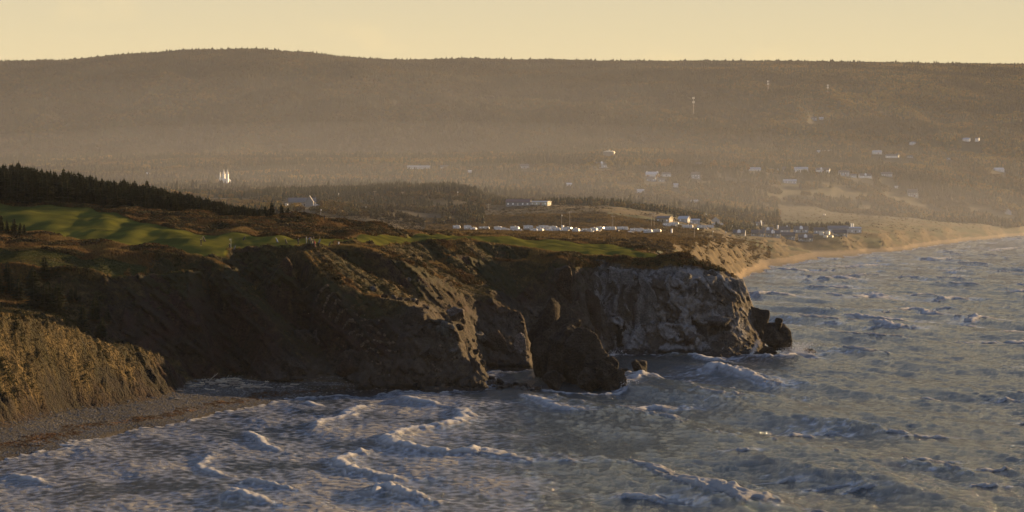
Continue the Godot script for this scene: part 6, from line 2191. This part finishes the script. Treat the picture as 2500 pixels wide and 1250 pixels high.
func gold_trees() -> void:   # the yellow and orange trees that stand out one by one
	var kinds := []
	for k in 5:
		kinds.append(round_tree(60 + k))
	var trunk := Shape.new()
	trunk.rod(Vector3(0, -0.05, 0), Vector3(0, 0.55, 0), 0.035, 0.02, 6)
	var tm := trunk.mesh()
	var spots := []
	for k in 26:
		spots.append([rng.randf_range(1425, 1560), rng.randf_range(393, 415), 4250, rng.randf_range(8, 13), 0, "golden tree in the grove around the pale house below the water tank"])
	for k in 14:
		spots.append([rng.randf_range(1605, 1652), rng.randf_range(410, 417), 4180, rng.randf_range(11, 15), 1, "tall orange poplar in the row behind the white houses"])
	for k in 16:
		spots.append([rng.randf_range(1735, 1826), rng.randf_range(400, 413), 4300, rng.randf_range(8, 14), 2, "orange tree in the clump left of the row of houses"])
	for q in [[1606, 436], [1582, 440], [1660, 440], [1502, 456], [1532, 440]]:
		spots.append([q[0], q[1], 3980, 7, 1, "single small orange tree among the houses by the blue one"])
	for q in spots:
		var at := site(q[0], q[1], q[2], 150)
		var o := thing("autumn_tree", q[5], "tree", at, rng.randf() * TAU, q[5])
		o.scale = Vector3.ONE * q[3]
		part("trunk", tm, flat("bark2", lin(0.1, 0.09, 0.08), 0.9), o)
		var m := leafy("gold%d" % q[4], 0.6)
		m.albedo_color = [lin(0.17, 0.125, 0.03), lin(0.20, 0.11, 0.03), lin(0.17, 0.105, 0.03)][q[4]]
		part("crown", kinds[rng.randi() % 5], m, o)


# ---- people and their gear -------------------------------------------------
# a body as one skin: tapered bones joined by a smooth minimum, meshed as surface nets
func body_mesh(bones: Array, cell := 0.028) -> ArrayMesh:
	var lo := Vector3(9, 9, 9)
	var hi := -lo
	for b in bones:
		for k in 2:
			var r: float = b[2 + k] + 0.08
			lo = lo.min(b[k] - Vector3.ONE * r)
			hi = hi.max(b[k] + Vector3.ONE * r)
	var n := Vector3i((hi - lo) / cell) + Vector3i(2, 2, 2)
	var f := PackedFloat32Array()
	f.resize(n.x * n.y * n.z)
	f.fill(1.0)
	var who := PackedInt32Array()
	who.resize(f.size())
	for bi in bones.size():
		var b: Array = bones[bi]
		var a: Vector3 = b[0]
		var ab: Vector3 = b[1] - a
		var len2 := maxf(ab.length_squared(), 1e-6)
		var r := maxf(b[2], b[3]) + 0.09
		var p0 := Vector3i(((a.min(b[1]) - Vector3.ONE * r - lo) / cell)).max(Vector3i.ZERO)
		var p1 := Vector3i(((a.max(b[1]) + Vector3.ONE * r - lo) / cell)).min(n - Vector3i.ONE)
		for z in range(p0.z, p1.z + 1):
			for y in range(p0.y, p1.y + 1):
				for x in range(p0.x, p1.x + 1):
					var p := lo + Vector3(x, y, z) * cell
					var t := clampf((p - a).dot(ab) / len2, 0.0, 1.0)
					var d: float = (p - a - ab * t).length() - lerpf(b[2], b[3], t)
					var k := (z * n.y + y) * n.x + x
					var h := maxf(0.035 - absf(d - f[k]), 0.0) / 0.035
					if d < f[k]:
						who[k] = bi
					f[k] = minf(d, f[k]) - h * h * 0.035 * 0.25
	var st := SurfaceTool.new()
	st.begin(Mesh.PRIMITIVE_TRIANGLES)
	st.set_smooth_group(0)
	var at := {}
	var pos := PackedVector3Array()
	var col := PackedColorArray()
	var step := [1, n.x, n.x * n.y]
	for z in n.z - 1:
		for y in n.y - 1:
			for x in n.x - 1:
				var k := (z * n.y + y) * n.x + x
				var sum := Vector3.ZERO
				var m := 0
				for e in 12:
					var axis_ := e / 4
					var u := (e % 4) & 1
					var w := (e % 4) >> 1
					var o := Vector3i.ZERO
					o[(axis_ + 1) % 3] = u
					o[(axis_ + 2) % 3] = w
					var i := k + o.x + o.y * n.x + o.z * n.x * n.y
					var j: int = i + step[axis_]
					if (f[i] < 0.0) != (f[j] < 0.0):
						var q := Vector3(o)
						q[axis_] += f[i] / (f[i] - f[j])
						sum += q
						m += 1
				if m:
					at[k] = pos.size()
					pos.append(lo + (Vector3(x, y, z) + sum / m) * cell)
					col.append(bones[who[k]][4])
	for k in at:
		for axis_ in 3:
			var j: int = k + step[axis_]
			if j < f.size() and (f[k] < 0.0) != (f[j] < 0.0):
				var u: int = step[(axis_ + 1) % 3]
				var w: int = step[(axis_ + 2) % 3]
				var q := [k, k - u, k - u - w, k - w]
				if at.has(q[1]) and at.has(q[2]) and at.has(q[3]):
					if f[k] < 0.0:
						q = [q[0], q[3], q[2], q[1]]
					for i in [0, 2, 1, 0, 3, 2]:
						st.set_color(col[at[q[i]]])
						st.add_vertex(pos[at[q[i]]])
	st.index()
	st.generate_normals()
	return st.commit()


# pose: joints in metres, x to the person's left as seen from the front, facing +z
func person(label: String, at: Vector3, turn: float, top: Color, legs: Color, cap: Color, pose: Dictionary, group := "") -> Node3D:
	var o := thing("person", label, "person", at, deg_to_rad(turn), group)
	var skin := Color(0.3, 0.18, 0.13)
	var shoe := Color(0.2, 0.2, 0.2)
	var j := {"hip": Vector3(0, 0.95, 0), "chest": Vector3(0, 1.36, 0), "head": Vector3(0, 1.64, 0.02), "ka": Vector3(0.11, 0.5, 0.02), "kb": Vector3(-0.11, 0.5, 0.02), "fa": Vector3(0.13, 0.07, 0), "fb": Vector3(-0.13, 0.07, 0),
		"ea": Vector3(0.27, 1.12, 0), "eb": Vector3(-0.27, 1.12, 0), "ha": Vector3(0.28, 0.86, 0.08), "hb": Vector3(-0.28, 0.86, 0.08)}
	j.merge(pose, true)
	var hip: Vector3 = j.hip
	var chest: Vector3 = j.chest
	var head: Vector3 = j.head
	var across := Vector3(0.17, 0, 0)
	var bones := [[hip + Vector3(0.07, 0.02, 0), hip - Vector3(0.07, -0.02, 0), 0.125, 0.125, legs], [hip + (chest - hip) * 0.25, chest, 0.125, 0.15, top], [chest + across * 0.55, chest - across * 0.55, 0.12, 0.12, top],
		[chest + (head - chest) * 0.35, head, 0.06, 0.055, skin], [head, head + Vector3(0, 0.055, 0), 0.085, 0.088, skin], [head + Vector3(0, -0.05, 0.045), head + Vector3(0, -0.05, 0.05), 0.045, 0.045, skin], [head + Vector3(0, 0.0, 0.1), head + Vector3(0, -0.015, 0.11), 0.016, 0.018, skin],
		[head + Vector3(0.088, 0, 0), head + Vector3(0.09, 0.03, 0), 0.018, 0.018, skin], [head + Vector3(-0.088, 0, 0), head + Vector3(-0.09, 0.03, 0), 0.018, 0.018, skin]]
	for s in [["a", 1.0], ["b", -1.0]]:
		var knee: Vector3 = j["k" + s[0]]
		var foot: Vector3 = j["f" + s[0]]
		var elbow: Vector3 = j["e" + s[0]]
		var hand: Vector3 = j["h" + s[0]]
		var up := hip + Vector3(0.09 * s[1], -0.02, 0)
		bones.append_array([[up, knee, 0.095, 0.062, legs], [knee, foot + Vector3(0, 0.06, 0), 0.064, 0.048, legs], [foot - Vector3(0, 0.02, 0.05), foot + Vector3(0, -0.025, 0.14), 0.048, 0.042, shoe],
			[chest + across * s[1] + Vector3(0, 0.05, 0), elbow, 0.062, 0.05, top], [elbow, hand, 0.048, 0.036, top if cap.r > 0.3 else skin], [hand, hand + (hand - elbow).normalized() * 0.075, 0.036, 0.038, skin]])
	part("body", body_mesh(bones), flat("cloth", Color.WHITE, 0.85, 0.0, true), o)
	# fingers close round what is held
	for s in ["a", "b"]:
		var hand: Vector3 = j["h" + s]
		var dir: Vector3 = (hand - j["e" + s]).normalized()
		var side := dir.cross(Vector3(0, 0, 1)).normalized()
		var f := Shape.new()
		for k in 4:
			var root := hand + dir * 0.085 + side * (k - 1.5) * 0.02
			var mid_ := root + dir * (0.032 + 0.004 * (k % 3)) + Vector3(0, 0, 0.012)
			f.rod(root, mid_, 0.0095, 0.009, 6, skin)
			f.rod(mid_, mid_ + dir * 0.012 + Vector3(0, 0, 0.03), 0.009, 0.008, 6, skin)
		f.rod(hand + dir * 0.02 + side * 0.03, hand + dir * 0.06 + side * 0.055 + Vector3(0, 0, 0.025), 0.011, 0.009, 6, skin)
		part("fingers", f.mesh(), flat("cloth", Color.WHITE), o)
	var c := Shape.new()
	for q in [[0.098, 0.094, 0.055, 0.035], [0.094, 0.06, 0.09, 0.04], [0.06, 0.004, 0.13, 0.016]]:
		c.rod(head + Vector3(0, q[2], 0), head + Vector3(0, q[2] + q[3], 0), q[0], q[1], 12, cap)
	c.box(head + Vector3(-0.07, 0.06, 0.06), head + Vector3(0.07, 0.075, 0.19), cap)
	part("cap", c.mesh(), flat("cloth", Color.WHITE), o)
	return o


func golf_bag(label: String, at: Vector3, turn: float, hue: Color, cart: bool) -> void:
	var o := thing("golf_bag", label, "golf bag", at, deg_to_rad(turn), "golf bags about the green")
	var lean := Vector3(0.5, 0.95, 0.0)
	var s := Shape.new()
	var foot := Vector3(-0.18, 0.16 if cart else 0.03, 0)
	s.rod(foot, foot + lean * 0.45, 0.13, 0.14, 10)
	s.rod(foot + lean * 0.45, foot + lean, 0.14, 0.16, 10)
	part("bag", s.mesh(), flat("bag %s" % hue, hue.linear_to_srgb(), 0.6), o)
	var pk := Shape.new()
	pk.rod(foot + lean * 0.2 + Vector3(0.15, -0.06, 0), foot + lean * 0.6 + Vector3(0.15, -0.06, 0), 0.09, 0.09, 8)
	part("pocket", pk.mesh(), flat("bag %s" % hue, hue), o)
	for k in 6:
		var c := Shape.new()
		var e := foot + lean + Vector3(0.05 * cos(k * 1.9), 0, 0.09 * sin(k * 1.7))
		c.rod(e, e + lean * 0.2, 0.012, 0.012, 5)
		c.box(e + lean * 0.2 - Vector3(0.05, 0.03, 0.03), e + lean * 0.2 + Vector3(0.05, 0.05, 0.03))
		part("club", c.mesh(), flat("club metal", lin(0.12, 0.12, 0.12), 0.5), o)
	for z in [0.3, -0.3]:
		var w := Shape.new()
		if cart:
			w.rod(Vector3(-0.1, 0.15, z - 0.03), Vector3(-0.1, 0.15, z + 0.03), 0.15, 0.15, 12)
			part("wheel", w.mesh(), flat("tyre", Color.WHITE), o)
		else:
			w.rod(foot + lean * 0.85, Vector3(0.62, 0, z), 0.014, 0.012, 5)
			part("leg", w.mesh(), flat("tyre", Color.WHITE), o)


func spot(px: float, py: float, d: float, reach := 14.0) -> Vector3:
	return site(px, py, d, reach)


func build_people() -> void:
	var navy := Color(0.03, 0.035, 0.06)
	var black := Color(0.015, 0.015, 0.018)
	var white := Color(0.3, 0.3, 0.31)
	var blue := Color(0.12, 0.18, 0.32)
	var red := Color(0.32, 0.03, 0.03)
	var tan_ := Color(0.4, 0.32, 0.22)
	var swing := {"chest": Vector3(0.03, 1.32, 0.1), "head": Vector3(0.02, 1.58, 0.18), "ea": Vector3(0.42, 1.42, 0.16), "ha": Vector3(0.46, 1.66, 0.05), "eb": Vector3(0.16, 1.46, 0.3), "hb": Vector3(0.42, 1.62, 0.08)}
	var g := person("golfer in black at the top of a swing on the left of the green", spot(491, 600, 744), -30, black, black, white, swing)
	var club := Shape.new()
	club.rod(Vector3(0.45, 1.64, 0.06), Vector3(-0.05, 2.05, -0.55), 0.014, 0.01, 6, Color(0.5, 0.5, 0.5))
	club.box(Vector3(-0.1, 2.01, -0.6), Vector3(-0.01, 2.09, -0.53), Color(0.3, 0.3, 0.3))
	var ct := thing("golf_club", "golf club raised over the swinging golfer's shoulder", "golf club", g.position, g.rotation.y)
	part("shaft", club.mesh(), flat("cloth", Color.WHITE), ct)
	person("golfer in dark trousers and pale cap, nearest on the green", spot(561, 610, 744), -60, navy, black, white, {"ka": Vector3(0.11, 0.5, 0.08), "fa": Vector3(0.12, 0.07, 0.16), "ea": Vector3(0.25, 1.12, 0.1), "ha": Vector3(0.14, 0.95, 0.28)})
	person("golfer in black standing alone left of the group", spot(728, 592, 748), 40, black, black, white, {"ha": Vector3(0.1, 0.95, 0.25), "hb": Vector3(-0.1, 0.95, 0.25)}, "")
	person("golfer all in pale clothes, left of the group", spot(748, 593, 746), 100, white, white, white, {"fa": Vector3(0.14, 0.07, 0.1), "hb": Vector3(-0.2, 0.9, 0.2)})
	person("golfer in blue bending in the middle of the group", spot(754, 594, 745), 70, blue, navy, blue, {"chest": Vector3(0, 1.28, 0.2), "head": Vector3(0, 1.5, 0.32), "ha": Vector3(0.15, 0.8, 0.35), "hb": Vector3(-0.1, 0.8, 0.35)})
	person("golfer in grey beside the one in blue", spot(759, 593, 748), -80, Color(0.2, 0.2, 0.22), tan_, white, {"eb": Vector3(-0.3, 1.15, 0.12), "hb": Vector3(-0.18, 1.1, 0.3)})
	person("golfer in a dark jacket at the right of the group", spot(765, 592, 750), -100, black, navy, white, {"fa": Vector3(0.12, 0.07, -0.1)})
	person("golfer in a red jacket on the slope below the group", spot(769, 602, 739), -120, red, Color(0.3, 0.12, 0.1), red, {"chest": Vector3(0, 1.32, 0.12), "head": Vector3(0, 1.58, 0.2), "ka": Vector3(0.11, 0.52, 0.12), "fa": Vector3(0.12, 0.1, 0.05)})
	person("lone dark figure on the skyline of the shrubby ridge", spot(792, 538, 884), 150, black, black, black, {})
	person("tiny golfer on the far fairway by the dark mound", spot(1350, 590, 1085, 40), 20, black, black, black, {})
	person("left of two tiny golfers walking on the far fairway", spot(1458, 589, 1200, 60), 80, navy, black, white, {"fa": Vector3(0.12, 0.07, 0.22), "fb": Vector3(-0.12, 0.07, -0.2)})
	person("right of two tiny golfers walking on the far fairway", spot(1474, 589, 1200, 60), -80, black, tan_, white, {"fa": Vector3(0.12, 0.07, -0.2), "fb": Vector3(-0.12, 0.07, 0.2)})
	golf_bag("upright cart bag on the fairway behind the swinging golfer", spot(499, 590, 752), 160, black, true)
	golf_bag("small dark bag lying farthest back on the fairway", spot(595, 587, 762), 20, black, false)
	golf_bag("stand bag beside the nearest golfer on the green", spot(572, 609, 745), 30, Color(0.1, 0.1, 0.11), false)
	golf_bag("blue cart bag by the dry bunker edge", spot(677, 593, 752), 160, blue, true)
	golf_bag("black cart bag right of the blue one", spot(699, 595, 747), 150, black, true)
	golf_bag("blue cart bag right of the group of golfers", spot(779, 590, 752), 20, Color(0.08, 0.1, 0.18), true)
	golf_bag("dark stand bag farthest right on the green's edge", spot(804, 589, 756), 10, black, false)
	golf_bag("dark bag standing amid the group of golfers", spot(762, 595, 744), 90, Color(0.05, 0.05, 0.06), true)
	var fl := thing("flagstick", "thin flagstick with a small pale flag on the green", "flagstick", spot(564, 607, 748))
	var s := Shape.new()
	s.rod(Vector3(0, -0.1, 0), Vector3(0, 2.5, 0), 0.022, 0.018, 6)
	part("stick", s.mesh(), flat("white trim", Color.WHITE), fl)
	var f := Shape.new()
	f.box(Vector3(-0.42, 2.15, -0.01), Vector3(0.0, 2.48, 0.01))
	part("flag", f.mesh(), flat("flag", lin(0.75, 0.7, 0.5), 0.8), fl)
	var po := thing("marker_post", "short white post at the cliff edge right of the golf bags", "post", spot(827, 591, 765))
	box_part("panel", po, Vector3(-0.15, -0.1, -0.1), Vector3(0.15, 0.95, 0.1), flat("white trim", Color.WHITE))
	box_part("cap", po, Vector3(-0.18, 0.95, -0.13), Vector3(0.18, 1.0, 0.13), flat("pale metal", Color.WHITE))


func driftwood() -> void:
	var woods := [lin(0.34, 0.29, 0.23), lin(0.24, 0.2, 0.16), lin(0.45, 0.38, 0.28)]
	var logs := []
	for k in 8:
		var r := RandomNumberGenerator.new()
		r.seed = 900 + k
		var s := Shape.new()
		var p := Vector3(-1, 0, 0)
		var rad := r.randf_range(0.055, 0.11)
		for q in 4:
			var e := Vector3(-1.0 + 0.5 * (q + 1), r.randf_range(-0.05, 0.06), r.randf_range(-0.06, 0.06))
			s.rod(p, e, rad, rad * 0.9, 8)
			p = e
			rad *= 0.9
		if k % 2 == 0:
			s.rod(Vector3(0.2, 0, 0), Vector3(0.65, 0.28, 0.12), 0.04, 0.02, 6)
		logs.append(s.mesh())
	var named := [[422, 972, 2.3, 8, "thick sunlit log, leftmost on the beach"], [443, 970, 1.6, 40, "short log leaning right of the leftmost one"], [436, 976, 1.8, -4, "pale log lying in front of the leftmost one"], [474, 966, 1.5, 24, "sunlit log lying alone on the shingle"], [497, 964, 2.4, -3, "line of pale log at the middle of the shingle"], [512, 952, 2.2, -24, "sunlit stick pointing down to the sea from the heap"], [529, 956, 1.0, 20, "stubby bright log below the heap"], [547, 946, 2.2, 32, "bright slanted log in front of the heap"], [584, 949, 1.5, 10, "short bright log in front of the long one"], [591, 943, 2.4, 6, "long bright log at the heap's right"], [603, 942, 2.2, 4, "log with a bright butt end at the heap's right"], [620, 945, 2.4, -3, "dim log stretching right of the bright ones"], [517, 925, 3.4, 38, "long grey pole sticking up on the left of the heap"], [552, 923, 1.8, 44, "short grey stick standing on top of the heap"], [563, 924, 3.4, 4, "straight grey plank-like log on top of the heap"]]
	for k in 66:
		var a: Array
		if k < named.size():
			a = named[k]
		else:
			var px := rng.randfn(555, 62)
			a = [clampf(px, 420, 720), curve_at([420, 955, 480, 938, 560, 932, 640, 938, 720, 946], px) + rng.randf_range(-6, 12), rng.randf_range(0.8, 2.4), rng.randf_range(-40, 40), "weathered grey driftwood in the tangle at the back of the beach"]
		var at := site(a[0], maxf(a[1], 931.0), 668, 34)
		var x := at.x
		var d := -at.z
		var o := MeshInstance3D.new()
		o.name = numbered("driftwood_log")
		o.mesh = logs[k % 8]
		o.material_override = flat("driftwood%d" % (k % 3), woods[k % 3], 0.85)
		var high := 0.1 + (rng.randf() * 0.5 if k > 14 else 0.05) + (0.5 if a[1] < 927 else 0.0)
		o.position = Vector3(x, ground(x, d) + high, -d)
		o.rotation = Vector3(0, rng.randf_range(-0.7, 0.7), deg_to_rad(a[3] * (1.0 if a[1] < 927 else 0.25)))
		o.scale = Vector3(a[2] * 0.62, 1.5, 1.5)
		add_child(o)
		tag(o, a[4], "driftwood", "driftwood on the beach")


func spray() -> void:
	var drop := Shape.new()
	for k in 5:
		var a := TAU * k / 5.0
		drop.tri(Vector3(cos(a), 0, sin(a)), Vector3(0, 1, 0), Vector3(cos(a + 1.3), 0, sin(a + 1.3)))
		drop.tri(Vector3(cos(a), 0, sin(a)), Vector3(cos(a + 1.3), 0, sin(a + 1.3)), Vector3(0, -1, 0))
	var where := []
	var tint := []
	# px, py, d, spread x, height, count
	for q in [[1945, 862, 872, 4.0, 3.2, 1500], [1915, 866, 868, 2.5, 2.2, 700], [1834, 866, 868, 0.9, 4.4, 420], [1500, 868, 858, 3.5, 1.6, 160], [1520, 945, 717, 2.0, 1.6, 300], [1975, 864, 873, 3.0, 0.8, 200]]:
		for k in q[5]:
			var r := rng.randf()
			var at := P(q[0], q[1], q[2]) + Vector3(rng.randfn(0, 0.45) * q[3] * (0.5 + r), 0, rng.randfn(0, 0.8))
			at.y = maxf(0.0, at.y) + q[4] * r * r
			at.x += r * r * q[4] * 0.55
			var e := rng.randf_range(0.03, 0.09)
			where.append(Transform3D(Basis.from_euler(Vector3(rng.randf() * 6, rng.randf() * 6, 0)).scaled(Vector3(e * 1.4, e, e)), at))
			tint.append(Color(0.8, 0.79, 0.78))
	var o := scatter("sea_spray", drop.mesh(), flat("spray", Color.WHITE, 0.6, 0.0, true), where, tint)


func _ready() -> void:
	rng.seed = 7
	var cam := Camera3D.new()
	cam.name = "camera"
	cam.position = Vector3(0, EYE, 0)
	cam.projection = Camera3D.PROJECTION_FRUSTUM
	cam.near = 5.0
	cam.far = 14000.0
	cam.size = 1250.0 / F * 5.0
	cam.frustum_offset = Vector2(0, -135.0 / F * 5.0)
	add_child(cam)

	var env := Environment.new()
	env.background_mode = Environment.BG_SKY
	env.background_energy_multiplier = 0.42
	env.sky = Sky.new()
	env.sky.sky_material = evening_sky()
	env.tonemap_mode = Environment.TONE_MAPPER_LINEAR
	env.tonemap_exposure = 2.5
	env.sdfgi_enabled = true
	env.ssao_enabled = true
	env.ssil_enabled = true
	env.fog_enabled = true
	env.fog_light_color = Color(0.96, 0.97, 1.0)
	env.fog_density = 0.000014
	env.volumetric_fog_enabled = true
	env.volumetric_fog_density = 0.0
	var we := WorldEnvironment.new()
	we.name = "daylight"
	we.environment = env
	add_child(we)

	var sun := DirectionalLight3D.new()
	sun.name = "sun"
	sun.light_color = Color(1.0, 0.83, 0.58)
	sun.light_energy = 1.6
	sun.light_angular_distance = 0.5
	sun.shadow_enabled = true
	var az := deg_to_rad(45.0)
	var el := deg_to_rad(8.0)
	var to_sun := Vector3(sin(az) * cos(el), sin(el), -cos(az) * cos(el))
	sun.basis = Basis.looking_at(-to_sun)
	add_child(sun)

	survey_near()
	survey_far()
	build_near_grid()
	shape_near()
	build_far_grid()
	colour_near()
	build_cliff_face()
	colour_far()
	build_sea()
	build_village()
	grow_near()
	grow_far()
	grow_trees()
	build_rocks()
	gold_trees()
	build_people()
	driftwood()
	spray()
	valley_mist()


func valley_mist() -> void:
	# banks of sea haze lying in the valley, thinning upwards
	for k in 6:
		var m := FogMaterial.new()
		m.albedo = Color(0.94, 0.95, 0.97)
		m.density = [0.00005, 0.000034, 0.000018, 0.000014, 0.000011, 0.00001][k]
		var f := FogVolume.new()
		f.name = numbered("valley_mist")
		f.shape = RenderingServer.FOG_VOLUME_SHAPE_ELLIPSOID
		f.size = Vector3(1500 + 420 * k, [170, 270, 400, 560, 760, 1000][k], 2600 + 520 * k)
		f.position = Vector3(-60 - 60 * k, 0, -3050 - 420 * k)
		f.material = m
		f.set_meta("kind", "stuff")
		add_child(f)
